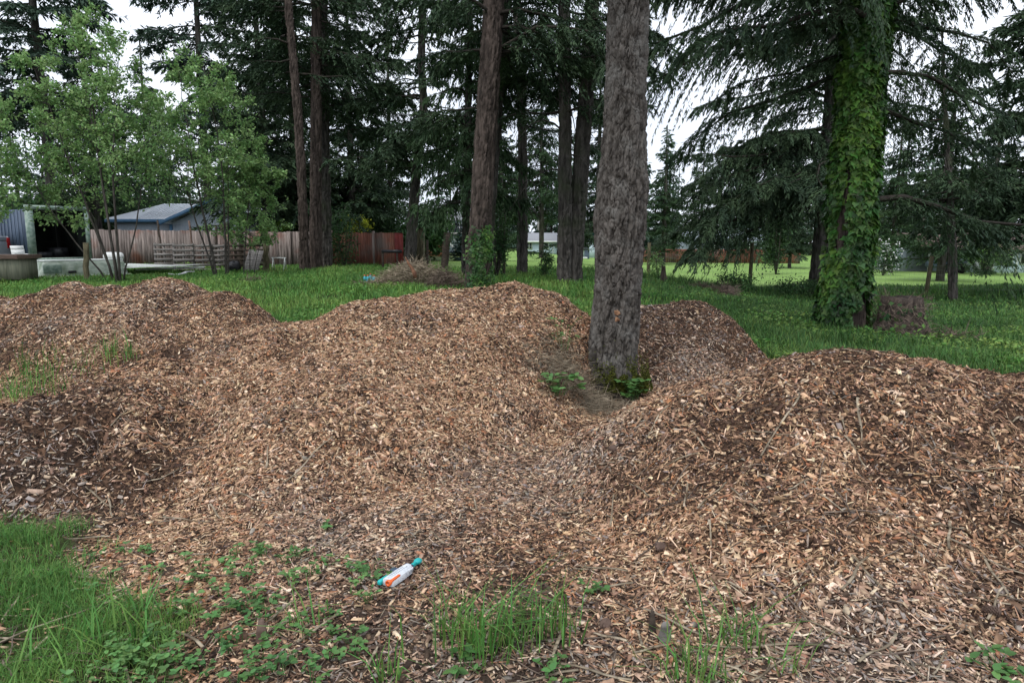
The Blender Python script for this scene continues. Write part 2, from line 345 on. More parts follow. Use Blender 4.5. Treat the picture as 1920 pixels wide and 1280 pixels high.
def scatter_chips(name, zf, hf, bounds, rng, dens, parent=None, keep=None, facing=True):
    x0, x1, y0, y1 = bounds; area = (x1 - x0) * (y1 - y0); n = int(area * dens[0])
    x = rng.uniform(x0, x1, n); y = rng.uniform(y0, y1, n)
    d = np.hypot(x, y); pr = np.interp(d, [2.0, 4.0, 6.5, 9, 12], [1.0, 1.0, dens[1] / dens[0], dens[2] / dens[0], dens[2] / dens[0] * .7])
    ok = (rng.random(n) < pr) & (np.abs(x) < y * .80 + 1.2); x, y = x[ok], y[ok]
    h = hf(x, y); ok = h > -.015; x, y = x[ok], y[ok]
    if keep is not None: ok = keep(x, y, rng); x, y = x[ok], y[ok]
    z = zf(x, y); e = .02
    nx = (zf(x - e, y) - zf(x + e, y)) / (2 * e); ny = (zf(x, y - e) - zf(x, y + e)) / (2 * e)
    nr = np.stack([nx, ny, np.ones_like(nx)], -1); nr /= np.linalg.norm(nr, axis=1, keepdims=True)
    vis = (nr * (np.array([0, 0, H]) - np.stack([x, y, z], -1))).sum(1) > -.35 * np.hypot(x, y) ** 1
    vis |= rng.random(len(x)) < .4
    x, y, z, nr = x[vis], y[vis], z[vis], nr[vis]
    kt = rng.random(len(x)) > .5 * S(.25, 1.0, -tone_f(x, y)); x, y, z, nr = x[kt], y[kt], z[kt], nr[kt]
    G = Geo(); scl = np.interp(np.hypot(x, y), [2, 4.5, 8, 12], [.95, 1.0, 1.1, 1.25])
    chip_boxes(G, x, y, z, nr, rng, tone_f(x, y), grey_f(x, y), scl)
    return G.build(name, M['chip'], parent, kind='stuff')
HB = {'A': (-6.2, 2.2, 2.6, 10, 'large reddish brown wood chip heap in the middle, left of the big trunk'), 'B': (-.9, 7.4, 1.7, 7.0, 'dark brown wood chip heap in the right foreground'),
      'C': (-11.6, -2.2, 6.3, 12.2, 'pale brown wood chip heap behind on the left, in front of the young alders'), 'D': (-.2, 4.7, 7.0, 11.1, 'small grey brown wood chip heap behind the big trunk')}
for k, (x0, x1, y0, y1, lab) in HB.items():
    st = .03 if k in 'AB' else .045
    V, F, _ = grid_geo(np.arange(x0, x1, st), np.arange(y0, y1, st), lambda X, Y: heap_z(k, X, Y))
    hh = heap_h(k, V[:, 0], V[:, 1]); kf = (hh[F] > -.06).any(1); F = F[kf]
    used = np.unique(F); rm = np.full(len(V), -1); rm[used] = np.arange(len(used))
    o = Geo().add(V[used], rm[F]).build('mulch_heap', M['heap'], smooth=True)
    tag(o, lab, 'mulch heap', 'wood chip heaps')
    others = [j for j in HEAPS if j != k]
    def kp(x, y, rng, k=k, others=others):
        z = heap_z(k, x, y); r = np.ones(len(x), bool)
        for j in others: r &= z > heap_z(j, x, y) - .02
        return r & (z > ground(x, y) - .01)
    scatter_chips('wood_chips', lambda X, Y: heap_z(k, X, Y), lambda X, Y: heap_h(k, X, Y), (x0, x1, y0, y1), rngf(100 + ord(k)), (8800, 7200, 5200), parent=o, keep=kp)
def kf_(x, y, rng):
    r = rng.random(len(x)) < (chip_zone(x, y) * .93 + .05 * S(0, 1, 12 - y))
    for j in HEAPS: r &= heap_h(j, x, y) < .0
    return r
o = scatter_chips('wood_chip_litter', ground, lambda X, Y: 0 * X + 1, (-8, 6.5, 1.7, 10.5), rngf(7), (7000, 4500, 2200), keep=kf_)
# ------------------------------------------------------------------ trees
def trunk_geo(G, pts, rad, nseg=48, dz=.06, amp=.02, seed=0, f=9, stretch=.22, flare=0, knots=(), cells=0):
    """pts: list of (x,y,z) centre points, rad: radius at each; displaced bark plates"""
    pts = np.array(pts, float); rad = np.array(rad, float)
    L = np.concatenate([[0], np.cumsum(np.linalg.norm(np.diff(pts, axis=0), axis=1))])
    m = int(L[-1] / dz) + 2; t = np.linspace(0, L[-1], m)
    # smooth interpolation of the control polygon
    P = np.stack([np.interp(t, L, pts[:, i]) for i in range(3)], 1); R = np.interp(t, L, rad)
    k = np.ones(9) / 9
    for _ in range(2):
        Pp = np.pad(P, ((4, 4), (0, 0)), mode='reflect', reflect_type='odd'); P = np.stack([np.convolve(Pp[:, i], k, 'valid') for i in range(3)], 1)
        R = np.convolve(np.pad(R, 4, mode='edge'), k, 'valid')
    th = np.arange(nseg) * 2 * math.pi / nseg; Z, TH = np.meshgrid(t, th, indexing='ij')
    R2 = R[:, None] * np.ones_like(TH)
    X = np.cos(TH) * R2; Y = np.sin(TH) * R2
    wx = (fbm(X * 3, Y * 3, Z * 1.2, seed + 5, 3) - .5) * .10
    n1 = fbm((X + wx) * f, (Y + wx) * f, (Z + wx * 2) * f * stretch, seed, 3); g1 = np.clip(np.abs(n1 - .5) * 9, 0, 1)
    n2 = vn((X + wx) * f * 2.3, (Y + wx) * f * 2.3, Z * f * .7, seed + 9); g2 = np.clip(np.abs(n2 - .5) * 4, 0, 1)
    n3 = fbm(X * 60, Y * 60, Z * 40, seed + 3, 2)
    big = (fbm(X * 2, Y * 2, Z * .9, seed + 20, 2) - .5) * .12 * R2
    if cells:
        w2 = (fbm(X * 16, Y * 16, Z * 8, seed + 6, 3) - .5) * .07; X1, Y1, Z1 = X + wx + w2, Y + wx - w2, Z + wx * 2 + w2 * 1.6
        a1, a2, cv = worley(X1 * cells, Y1 * cells, Z1 * cells * stretch, seed); e1 = np.clip((a2 - a1) * 8, 0, 1) ** .6
        b1, b2, cv2 = worley(X1 * cells * 2.3, Y1 * cells * 2.3, Z1 * cells * stretch * 2.6, seed + 40); e2 = np.clip((b2 - b1) * 6, 0, 1)
        c1, c2, _c = worley(X1 * 10.5, Y1 * 10.5, Z1 * 10.5 * .15, seed + 60); e3 = np.clip((c2 - c1) * 7, 0, 1) ** .6
        D = amp * (1.1 * (e3 - .9) + .55 * (e1 - .9) + .6 * (cv - .5) * e1 + .35 * e2 * e1 + .25 * (cv2 - .5) + .55 * (n3 - .5) + 1.3 * (g1 ** .5 - .8)) + big
    else: D = amp * ((g1 ** .6 - .7) + .45 * (g2 - .5) + .35 * (n3 - .5)) + big
    if flare:
        lob = .55 + .45 * np.cos(TH * 4 + seed + 2 * vn(TH, Z, 0, seed)) 
        D += flare * np.exp(-Z / (R[0] * 1.15)) * lob
    for (kt, ka, kr, ks) in knots:
        D += ks * np.exp(-((Z - kt) / kr) ** 2 - (((TH - ka + math.pi) % (2 * math.pi) - math.pi) * R2 / kr) ** 2)
    RR = R2 + D
    V = np.stack([P[:, 0:1] + np.cos(TH) * RR, P[:, 1:2] + np.sin(TH) * RR, P[:, 2:3] + 0 * TH], -1).reshape(-1, 3)
    i = np.arange(m - 1)[:, None] * nseg; j = np.arange(nseg)[None]; q = (j + 1) % nseg
    G.add(V, np.stack([i + j, i + q, i + nseg + q, i + nseg + j], -1).reshape(-1, 4))
    return P, R
def kites(G, c, d, n, L, W, col=None):
    """c centre base, d unit direction, n rough normal; folded leaf of 2 tris sharing a rib"""
    b = np.cross(n, d); b /= np.linalg.norm(b, axis=1, keepdims=True) + 1e-9
    nn = np.cross(d, b)
    L = np.asarray(L)[:, None] if np.ndim(L) else L; W = np.asarray(W)[:, None] if np.ndim(W) else W
    k = len(c); V = np.empty((k, 4, 3))
    V[:, 0] = c; V[:, 1] = c + d * L * .45 + b * W * .5 + nn * W * .15; V[:, 2] = c + d * L; V[:, 3] = c + d * L * .45 - b * W * .5 + nn * W * .15
    G.add(V.reshape(-1, 3), np.arange(k * 4).reshape(-1, 4))
def unit(v): return v / (np.linalg.norm(v, axis=-1, keepdims=True) + 1e-9)
def crown(rng, branches, G, GL, qn=230, ql=.16, qw=.045, sec=.13, weep=.5, lfac=.38, limb=True, bare=.08):
    """branches: list of (x,y,z,az,length,rise,sag). foliage -> G, limbs -> GL"""
    B = np.array(branches, float); nb = len(B); L = B[:, 4]
    if limb:
        for b in B:
            s = np.linspace(0, 1, 7); x = s * b[4]
            z = b[5] * x - b[6] * x * x / b[4] + .06 * b[4] * s ** 4; wob = .055 * b[4] * np.sin(s * 6 + b[3] * 9); z = z + .02 * b[4] * np.sin(s * 11 + b[3] * 5)
            P = np.stack([b[0] + math.cos(b[3]) * x - math.sin(b[3]) * wob, b[1] + math.sin(b[3]) * x + math.cos(b[3]) * wob, b[2] + z], 1)
            GL.tube(P, np.interp(s, [0, 1], [.011 * b[4] + .012, .004]), 4, cap=False)
    cnt = (qn * L ** 1.6 * rng.uniform(.7, 1.25, nb)).astype(int) + 4; bi = np.repeat(np.arange(nb), cnt); n = len(bi); b = B[bi]
    u = bare + (1 - bare) * rng.random(n) ** .85; s = u * b[:, 4]; s = np.round(s / sec) * sec + rng.normal(0, .012, n); u = s / b[:, 4]
    side = np.where(rng.random(n) < .5, -1., 1.)
    key = np.round(s / sec).astype(int); hsh = _h(bi, key, side.astype(int), 77)
    sl = b[:, 4] * lfac * (1.05 - np.clip(u, 0, 1)) ** .7 * np.minimum(1, .35 + u * 2.2) * (.55 + .75 * hsh) + .05
    v = rng.random(n) ** .8; dl = v * sl
    ca, sa = np.cos(b[:, 3]), np.sin(b[:, 3]); wob = .055 * b[:, 4] * np.sin(u * 6 + b[:, 3] * 9)
    z0 = b[:, 5] * s - b[:, 6] * s * s / b[:, 4] + .06 * b[:, 4] * u ** 4 + .02 * b[:, 4] * np.sin(u * 11 + b[:, 3] * 5)
    fw = .55 + .25 * hsh; s_off = (hsh - .5) * sec * 1.5; sd = side * np.sqrt(1 - fw ** 2); wp = weep * (.6 + .8 * hsh)
    ax = s + s_off + dl * fw; ay = wob + dl * sd; az = z0 - wp * dl * dl / (sl + .05) - .15 * wp * dl
    px = b[:, 0] + ca * ax - sa * ay; py = b[:, 1] + sa * ax + ca * ay; pz = b[:, 2] + az
    dx, dy = fw, sd; dz = -wp * (2 * v) * .9
    # branchlets fan off the secondary
    fan = rng.normal(0, .75, n); dx2 = dx * np.cos(fan) - dy * np.sin(fan); dy2 = dx * np.sin(fan) + dy * np.cos(fan)
    d = unit(np.stack([ca * dx2 - sa * dy2, sa * dx2 + ca * dy2, dz - rng.random(n) * weep * .6 + rng.normal(0, .32, n)], -1))
    nrm = unit(np.stack([rng.normal(0, .5, n), rng.normal(0, .5, n), np.ones(n)], -1))
    Lq = ql * rng.uniform(.6, 1.35, n); kites(G, np.stack([px, py, pz], -1), d, nrm, Lq, qw * rng.uniform(.7, 1.3, n))
def fir_branches(rng, base, top, z0, z1, R, n, Htot, rise=(.0, .25), sag=(.15, .4), azr=None, avoid=False):
    base = np.array(base, float); top = np.array(top, float); out = []
    for i in range(n):
        z = z0 + (z1 - z0) * rng.random(); f = (z - base[2]) / (top[2] - base[2]); p = base + (top - base) * f
        k = max(.08, 1 - max(0, (z - z0)) / max(.1, (Htot - z0))) ** .8
        az = rng.uniform(0, 2 * math.pi) if azr is None else rng.uniform(*azr)
        if avoid:
            while math.sin(az) < -.5: az = rng.uniform(0, 2 * math.pi)
        out.append((p[0], p[1], z, az, R * k * rng.uniform(.55, 1.1), rng.uniform(*rise), rng.uniform(*sag)))
    return out
def fir(name, label, cat, pts, rad, br, seed, bark='bark_red', foliage='fir', group=None, nseg=84, dz=.04, amp=.03, flare=.0, snags=(), fk={}, f=9, cells=12):
    """pts: trunk polyline in world; foliage from branch list"""
    rng = rngf(seed); loc = pts[0]
    t = thing(name, label, cat, loc, group=group)
    G = Geo(); trunk_geo(G, pts, rad, nseg, dz, amp, seed, flare=flare, f=f, cells=cells, stretch=.2 if cells else .22); 
    for sn in snags: G.tube(sn, np.linspace(.03, .006, len(sn)), 5, cap=False)
    G.build('trunk', M[bark], t, smooth=True, loc=loc)
    if br:
        G, GL = Geo(), Geo(); crown(rng, br, G, GL, **fk)
        G.build('crown', M[foliage], t, loc=loc); GL.build('limbs', M['limb'], t, loc=loc)
    return t
def lean(px0, Y, px1, py1, z0=None, dY=0):
    """base on ground at pixel column px0, passing pixel (px1,py1) at depth Y+dY"""
    b = PG(px0, Y); q = PP(px1, py1, Y + dY); return np.array(b), np.array(q)
def line_pts(b, q, ztop, curve=0, n=6, down=.3):
    b = np.array(b, float); q = np.array(q, float); out = []
    for z in np.linspace(b[2] - down, ztop, n):
        f = (z - b[2]) / (q[2] - b[2]); p = b + (q - b) * f; p[0] += curve * math.sin(min(1, max(0, f)) * math.pi); out.append((p[0], p[1], z))
    return out
# --- the big foreground trunk
Y0 = 7.05; b = PG(1152, Y0)
def ctr(px, py): return PP(px, py, Y0)
pts = [(b[0] - .02, Y0, b[2] - .25), ctr(1146, 690), ctr(1157, 560), ctr(1164, 440), ctr(1167, 340), ctr(1171, 250), ctr(1175, 120), ctr(1178, 0), ctr(1182, -200), ctr(1190, -700), ctr(1200, -1500)]
t = thing('fir_tree', 'thick rough-barked fir trunk in the foreground between the wood chip heaps', 'tree', (b[0], Y0, b[2]))
G = Geo(); trunk_geo(G, pts, [.30, .252, .232, .236, .230, .202, .194, .192, .185, .17, .14], 360, .0085, .022, 4, f=13, stretch=.30, flare=.09, cells=21, knots=((1.98, 4.5, .22, .022), (2.05, 2.9, .2, .03), (2.35, 5.6, .15, .02)))
G.build('trunk', M['bark'], t, smooth=True, loc=(b[0], Y0, b[2]))
G = Geo()   # raw wound where bark broke off
th = math.radians(262); wc = np.array(ctr(1150, 588)); wc[1] = Y0 - .236
rng = rngf(5); 
for q in range(6):
    G.box(wc + np.array([rng.uniform(-.03, .03), .004 * q / 9, rng.uniform(-.035, .04)]), (rng.uniform(.02, .045), .008, rng.uniform(.015, .05)), R=Ry(rng.uniform(-.6, .6)) @ Rx(rng.uniform(-.2, .2)))
M['raw_wood'] = mat('raw_wood', (.13, .06, .032), (.33, .19, .11), scale=30, rough=.9)
G.build('bark_wound', M['raw_wood'], t, loc=(b[0], Y0, b[2]), bevel=.004)
br = fir_branches(rngf(1), (b[0], Y0, b[2]), (b[0] + .3, Y0, 14), 8.5, 14, 3.0, 26, 22)
G, GL = Geo(), Geo(); crown(rngf(2), br, G, GL, qn=90, ql=.3, qw=.08); G.build('crown', M['fir'], t, loc=(b[0], Y0, b[2])); GL.build('limbs', M['limb'], t, loc=(b[0], Y0, b[2]))
MAIN = (b[0], Y0, b[2])
# --- tall firs with bare trunks behind the heaps
FK = dict(qn=210, ql=.17, qw=.05)
def tall(px0, Y, px1, py1, r, label, seed, z0, nb, R, curve=0, bark='bark_red', amp=.035, flare=.06, snags=0, rtop=.62, ztop=15, hide=None, azr=None, sagr=(.15, .4), weep=.55, extra=(), qn=270):
    rng = rngf(seed); b, q = lean(px0, Y, px1, py1); pts = line_pts(b, q, ztop, curve, 8)
    rad = r * np.interp(np.linspace(0, 1, 8), [0, .12, 1], [1.12, 1, rtop])
    br = fir_branches(rng, b, (pts[-1][0], pts[-1][1], ztop), z0, ztop, R, nb, 24, azr=azr, sag=sagr, avoid=True) + list(extra)
    sn = []
    for i in range(snags):
        z = rng.uniform(2.2, z0 + 1); f = (z - b[2]) / (ztop - b[2]); p = np.array(pts[0]) + (np.array(pts[-1]) - np.array(pts[0])) * f; p[2] = z
        a = rng.uniform(0, 6.28); l = rng.uniform(.6, 2.0); s_ = np.linspace(0, 1, 6)
        sn.append(np.stack([p[0] + np.cos(a) * s_ * l, p[1] + np.sin(a) * s_ * l, p[2] + .25 * l * np.sin(s_ * 3) - .45 * l * s_ ** 2], 1))
    return fir('fir_tree', label, 'tree', pts, rad, br, seed, bark, flare=flare, amp=amp, snags=sn, fk=dict(qn=qn, ql=.135, qw=.032, weep=weep))
tall(571, 26.5, 541, 20, .165, 'slender brown fir trunk bowed slightly left, leftmost of the tall trunks by the plank fence', 11, 7.2, 34, 3.6, curve=.12)
tall(592, 27.5, 593, 0, .225, 'stout brown fir trunk just right of the slender one at the plank fence', 12, 6.6, 40, 4.0)
tall(609, 29.5, 604, 0, .27, 'dark fir trunk standing half hidden behind the stout fence-side trunk', 13, 6.0, 38, 4.2, bark='bark_grey')
tall(893, 17.2, 926, 0, .262, 'reddish brown fir trunk with climbing vine at its foot behind the central heap', 14, 5.9, 42, 4.0, rtop=.7)
tall(905, 19.8, 941, 0, .22, 'dark fir trunk close behind the reddish vine-footed trunk', 15, 5.0, 36, 3.6, bark='bark_grey')
tall(978, 24, 968, 0, .16, 'thin wavy grey fir trunk between the vine-footed trunk and the forked pair', 16, 5.2, 32, 3.0, curve=.12, bark='bark_grey', snags=8)
tall(1058, 19.2, 1057, 0, .175, 'straight left stem of the forked grey pair beside the big foreground trunk', 17, 5.0, 34, 2.8, bark='bark_grey', snags=7, curve=.03)
tall(1074, 19.4, 1111, 0, .215, 'leaning right stem of the forked grey pair beside the big foreground trunk', 18, 5.2, 40, 3.0, bark='bark_grey', snags=7, flare=.08)
# crooked leaning tree by the red board
rng = rngf(19); b = PG(766, 27.5)
pts = [(b[0], b[1], b[2] - .3), PP(772, 440, 27.5), PP(780, 330, 27.6), PP(787, 250, 27.8), PP(795, 200, 28), PP(790, 120, 28.2), PP(792, 0, 28.5), PP(796, -120, 28.5)]
br = fir_branches(rng, (PP(783, 300, 27.8)), (PP(794, -120, 28.5)), ZP(330, 28), 14, 3.6, 64, 17, rise=(-.05, .2))
fir('fir_tree', 'crooked dark fir leaning right beside the red fence board', 'tree', pts, [.25, .2, .17, .155, .15, .14, .12, .1], br, 19, 'bark_grey', fk=FK)
# right-hand firs: big ivy-clad one, one behind it, thin dead-looking one
b, q = lean(1578, 12.7, 1628, 0); ptsI = line_pts(b, q, 13, 0, 8)
azl = (math.radians(135), math.radians(235))
rng = rngf(20)
br = fir_branches(rng, b, ptsI[-1], 4.9, 13, 4.0, 38, 26, sag=(.2, .5)) + fir_branches(rng, b, ptsI[-1], 4.4, 7.8, 4.6, 17, 26, rise=(-.05, .2), sag=(.2, .45), azr=azl)
br += [(b[0] + .15, b[1], ZP(372, 12.7), math.radians(-8), 4.4, -.05, .22), (b[0] + .15, b[1], ZP(200, 12.7), math.radians(12), 3.2, -.1, .35), (b[0] + .1, b[1], ZP(130, 12.7), math.radians(-20), 3.0, -.2, .3)]
fir('fir_tree', 'massive fir on the right whose trunk is wrapped in green ivy', 'tree', ptsI, [.36, .31, .29, .28, .28, .27, .26, .25], br, 20, 'bark_red', flare=.1, fk=dict(qn=620, ql=.095, qw=.02, weep=.75, sec=.11))
IVYB = b
rng = rngf(21); b, q = lean(1532, 25.5, 1562, 120)
azl2 = (math.radians(120), math.radians(250))
br = fir_branches(rng, b, q, 2.9, 5.6, 6.0, 28, 22, rise=(-.15, .1), sag=(.15, .35), azr=azl2) + fir_branches(rng, b, q, 5.0, 14, 4.2, 44, 22) + fir_branches(rng, b, q, 6.0, 9, 5.0, 5, 22, azr=azl2)
fir('fir_tree', 'dark fir with long drooping boughs just left of the ivy-wrapped trunk', 'tree', line_pts(b, q, 15, 0, 8), [.32, .26, .23, .21, .2, .19, .18, .16], br, 21, 'bark_grey', fk=dict(qn=230, ql=.16, qw=.04, weep=.7), flare=.08)
rng = rngf(22); b, q = lean(1787, 23.5, 1774, 250)
br = fir_branches(rng, b, q, 2.6, 8.5, 2.7, 46, 9.3, rise=(-.2, .15), sag=(.1, .3))
fir('fir_tree', 'thin dark young fir by the wire fence on the right', 'tree', line_pts(b, q, 8.6, .05, 6), [.13, .12, .10, .08, .05, .02], br, 22, 'bark_grey', fk=dict(qn=120, ql=.17, qw=.045, weep=.5))
# low pendulous bough tree behind vine-footed trunk (feathery foliage at 800-900, 300-430)
rng = rngf(23); b, q = lean(872, 21.5, 880, 100)
br = fir_branches(rng, b, q, 2.6, 9, 2.3, 66, 13, rise=(.0, .25), sag=(.3, .6))
fir('cedar_tree', 'feathery weeping cedar left of the vine-footed trunk', 'tree', line_pts(b, q, 11, 0, 6), [.12, .11, .1, .08, .06, .04], br, 23, 'bark_grey', foliage='fir_mid', fk=dict(qn=330, ql=.15, qw=.035, weep=1.1, sec=.1))
# --- background firs: four prototypes, then copies with their own labels
def proto_fir(seed, Ht, R, zb, nb, label, mt, qn=70, ql=.28, qw=.08, weep=.4, r=.25, dens=1.0):
    rng = rngf(seed); t = thing('fir_tree', label, 'tree'); pts = [(0, 0, -.6), (.05, 0, Ht * .3), (-.05, .05, Ht * .65), (0, 0, Ht)]
    G = Geo(); trunk_geo(G, pts, [r, r * .8, r * .45, .03], 12, .5, .02, seed); G.build('trunk', M['bark_grey'], t, smooth=True)
    br = fir_branches(rng, (0, 0, 0), (0, 0, Ht), zb, Ht * .99, R, nb, Ht, rise=(-.05, .3), sag=(.1, .4))
    G, GL = Geo(), Geo(); crown(rng, br, G, GL, qn=qn, ql=ql, qw=qw, weep=weep, sec=.2); G.build('crown', M[mt], t); GL.build('limbs', M['limb'], t)
    return t
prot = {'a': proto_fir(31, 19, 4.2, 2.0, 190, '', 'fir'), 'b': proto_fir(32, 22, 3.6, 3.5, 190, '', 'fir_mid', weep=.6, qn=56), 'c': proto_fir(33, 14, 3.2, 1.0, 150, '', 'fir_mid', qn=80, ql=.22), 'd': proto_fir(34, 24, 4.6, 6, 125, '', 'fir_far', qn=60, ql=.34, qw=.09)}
BG = [  # proto, px, depth, scale, rot, label
 ('d', 108, 38, 1.15, .3, 'tall heavy fir at far left whose thick trunk rises behind the tallest alder'),
 ('b', 190, 44, .9, 2.0, 'bushy fir behind the right half of the tallest alder'),
 ('c', 292, 58, 1.22, 1.0, 'narrow pointed young fir standing alone against the sky on the left'),
 ('d', 398, 42, 1.05, 3.3, 'tall fir rising behind the middle alder'),
 ('a', 505, 37, 1.05, .8, 'broad dark fir behind the small alder left of the slender bowed trunk'),
 ('b', 560, 44, 1.05, 1.8, 'dark fir filling the gap behind the stout trunk at the plank fence'),
 ('a', 665, 38, .86, 2.8, 'broad dark fir directly behind the red stained part of the fence'),
 ('b', 735, 46, .8, 4.0, 'dark fir behind the fence, left of the crooked leaning one'),
 ('c', 940, 44, .8, .4, 'smaller green fir seen between the vine-footed and wavy trunks'),
 ('b', 1015, 62, .95, 1.4, 'far fir seen between the wavy trunk and the forked pair'),
 ('a', 1120, 52, .9, 2.2, 'dark fir glimpsed between the forked pair and the big trunk'),
 ('a', 1935, 25, .92, 4.4, 'large dark fir cut off by the right edge of the view'),
 ('c', 1762, 36, .86, 5.8, 'pointed dark fir to the right of the ivy-wrapped trunk'),
 ('b', 1670, 50, .62, 3.0, 'low dark fir in the gap right behind the ivy-wrapped trunk'),
 ('c', 1850, 46, .9, .9, 'green fir in front of the long pale house on the right'),
 ('c', 1243, 70, .98, 2.6, 'fir showing just right of the big foreground trunk, beyond the lawn'),
 ('b', 1312, 82, .74, 4.6, 'fir beyond the lawn above the far red brown fence'),
 ('c', 1395, 74, .92, .2, 'fir beyond the lawn behind the tips of the drooping boughs'),
 ('a', 1480, 60, .62, 2.2, 'fir left of the ivy-wrapped trunk on the far side of the lawn'),
]
used = set()
for k, px, Y, s_, rz, lab in BG:
    g0 = PG(px, Y)
    if k not in used:
        t = prot[k]; t.location = g0; t.rotation_euler = (0, 0, rz); t.scale = (s_,) * 3; t['label'] = lab; used.add(k)
    else: t = copy_tree(prot[k], g0, rz, lab, s_)
    t['group'] = 'background firs'
# far tree line across the lawn
rng = rngf(40); G = Geo(); GT = Geo(); br = []
for i in range(190):
    Y = rng.uniform(98, 150); x = rng.uniform(-.85, .95) * Y; z = gz(x, Y); ht = rng.uniform(13, 21); R = rng.uniform(2.6, 4.2)
    br += fir_branches(rng, (x, Y, z), (x, Y, z + ht), z + .5, z + ht * .98, R, 34, z + ht, rise=(-.1, .2), sag=(.1, .4)); GT.tube([(x, Y, z - .5), (x, Y, z + ht)], [.25, .05], 5, cap=False)
crown(rng, br, G, GT, qn=11, ql=.9, qw=.3, sec=.5, lfac=.5); 
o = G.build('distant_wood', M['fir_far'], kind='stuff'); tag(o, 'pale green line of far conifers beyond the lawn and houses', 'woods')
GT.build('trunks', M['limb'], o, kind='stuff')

# ------------------------------------------------------------------ broadleaf trees
def alder(label, stems, seed, leafn=9, subn=7, brn=20, leaf=.085, spread=1.5, mt='leaf', low=.25, name='alder_tree'):
    rng = rngf(seed); loc = np.array(stems[0][0]); t = thing(name, label, 'tree', loc)
    GT, GB, GL = Geo(), Geo(), Geo(); C = []; D = []
    for (b, q, r) in stems:
        b = np.array(b, float); q = np.array(q, float); s = np.linspace(0, 1, 14)[:, None]
        bend = rng.normal(0, .14, 3) * np.array([1, 1, 0]); P = b + (q - b) * s + bend * np.sin(s * math.pi) + rng.normal(0, .03, (14, 3)) * s
        P[0, 2] -= .25; Hs = np.linalg.norm(q - b)
        GT.tube(P, .68 * r * np.linspace(1, .12, 14), 7)
        for i in range(brn):
            f = low + (1 - low) * (rng.random() ** .9); p = np.array([np.interp(f, s[:, 0], P[:, a]) for a in range(3)])
            az = rng.uniform(0, 6.283); el = rng.uniform(.25, 1.0) * (1 - .3 * (f < .35)); L = spread * rng.uniform(.55, 1.1) * (1.15 - f * .75)
            d = np.array([math.cos(az) * math.cos(el), math.sin(az) * math.cos(el), math.sin(el)])
            u = np.linspace(0, 1, 6)[:, None]; Q = p + d * L * u + np.array([0, 0, -.18 * L]) * u ** 2 + rng.normal(0, .02, (6, 3)) * u
            GB.tube(Q, r * .22 * (1.1 - f * .7) * np.linspace(1, .2, 6) + .002, 4, cap=False)
            for j in range(subn):
                v = .2 + .8 * rng.random(); p2 = p + d * L * v + np.array([0, 0, -.18 * L]) * v * v; d2 = unit(d + rng.normal(0, .75, 3)); l2 = L * rng.uniform(.22, .48)
                GB.tube([p2, p2 + d2 * l2 * .5, p2 + d2 * l2 - np.array([0, 0, .05 * l2])], [.005, .0035, .0015], 3, cap=False)
                k = int(leafn * rng.uniform(.6, 1.4)); w_ = rng.random(k)[:, None]
                C.append(p2 + d2 * l2 * (.15 + .9 * w_) + rng.normal(0, .035, (k, 3))); D.append(unit(d2 * .5 + rng.normal(0, .8, (k, 3)) + np.array([0, 0, -.25])))
    C = np.concatenate(C); D = np.concatenate(D); n = len(C)
    nr = unit(rng.normal(0, .6, (n, 3)) + np.array([0, 0, 1.])); kites(GL, C, D, nr, leaf * rng.uniform(.6, 1.35, n), leaf * .62 * rng.uniform(.7, 1.2, n))
    GT.build('trunk', M['bark_thin'], t, smooth=True, loc=loc); GB.build('branches', M['bark_thin'], t, loc=loc); GL.build('crown', M[mt], t, loc=loc)
    return t
def stem(px0, Y, px1, py1, dY=0, r=.05): return (PG(px0, Y), PP(px1, py1, Y + dY), r)
alder('tallest young alder with several thin dark stems at the left, behind the pale heap', [stem(222, 19.5, 165, 45, .4, .065), stem(216, 19.7, 60, 110, -.5, .055), stem(226, 19.4, 225, 70, -.4, .06), stem(220, 19.3, 130, 25, .8, .05), stem(205, 19.8, 30, 290, 0, .04), stem(228, 19.6, 258, 190, .5, .04), stem(212, 19.9, 85, 230, 1.0, .045)], 51, brn=27, subn=9, leafn=12, spread=1.7, leaf=.10, low=.40)
alder('middle young alder leaning left, standing by the weathered pallets', [stem(408, 21.5, 330, 95, .3, .06), stem(424, 21.8, 385, 125, -.3, .055), stem(405, 21.6, 290, 180, .7, .045), stem(428, 22, 420, 150, .7, .04)], 52, brn=27, subn=9, leafn=12, spread=1.65, leaf=.105, low=.32)
alder('small slim alder right of the middle one, over the dark pallet', [stem(456, 22.6, 478, 265, 0, .035), stem(468, 22.9, 450, 300, .3, .028), stem(474, 22.7, 505, 330, .3, .025)], 53, brn=22, subn=9, leafn=13, spread=1.3, leaf=.1)
alder('leafy young alder cut off by the left edge of the view', [stem(-30, 18.5, 5, 210, 0, .05), stem(-20, 18.6, -40, 180, .5, .05), stem(-60, 18.9, -80, 150, .5, .05)], 54, brn=26, subn=9, leafn=13, spread=1.7, leaf=.095)
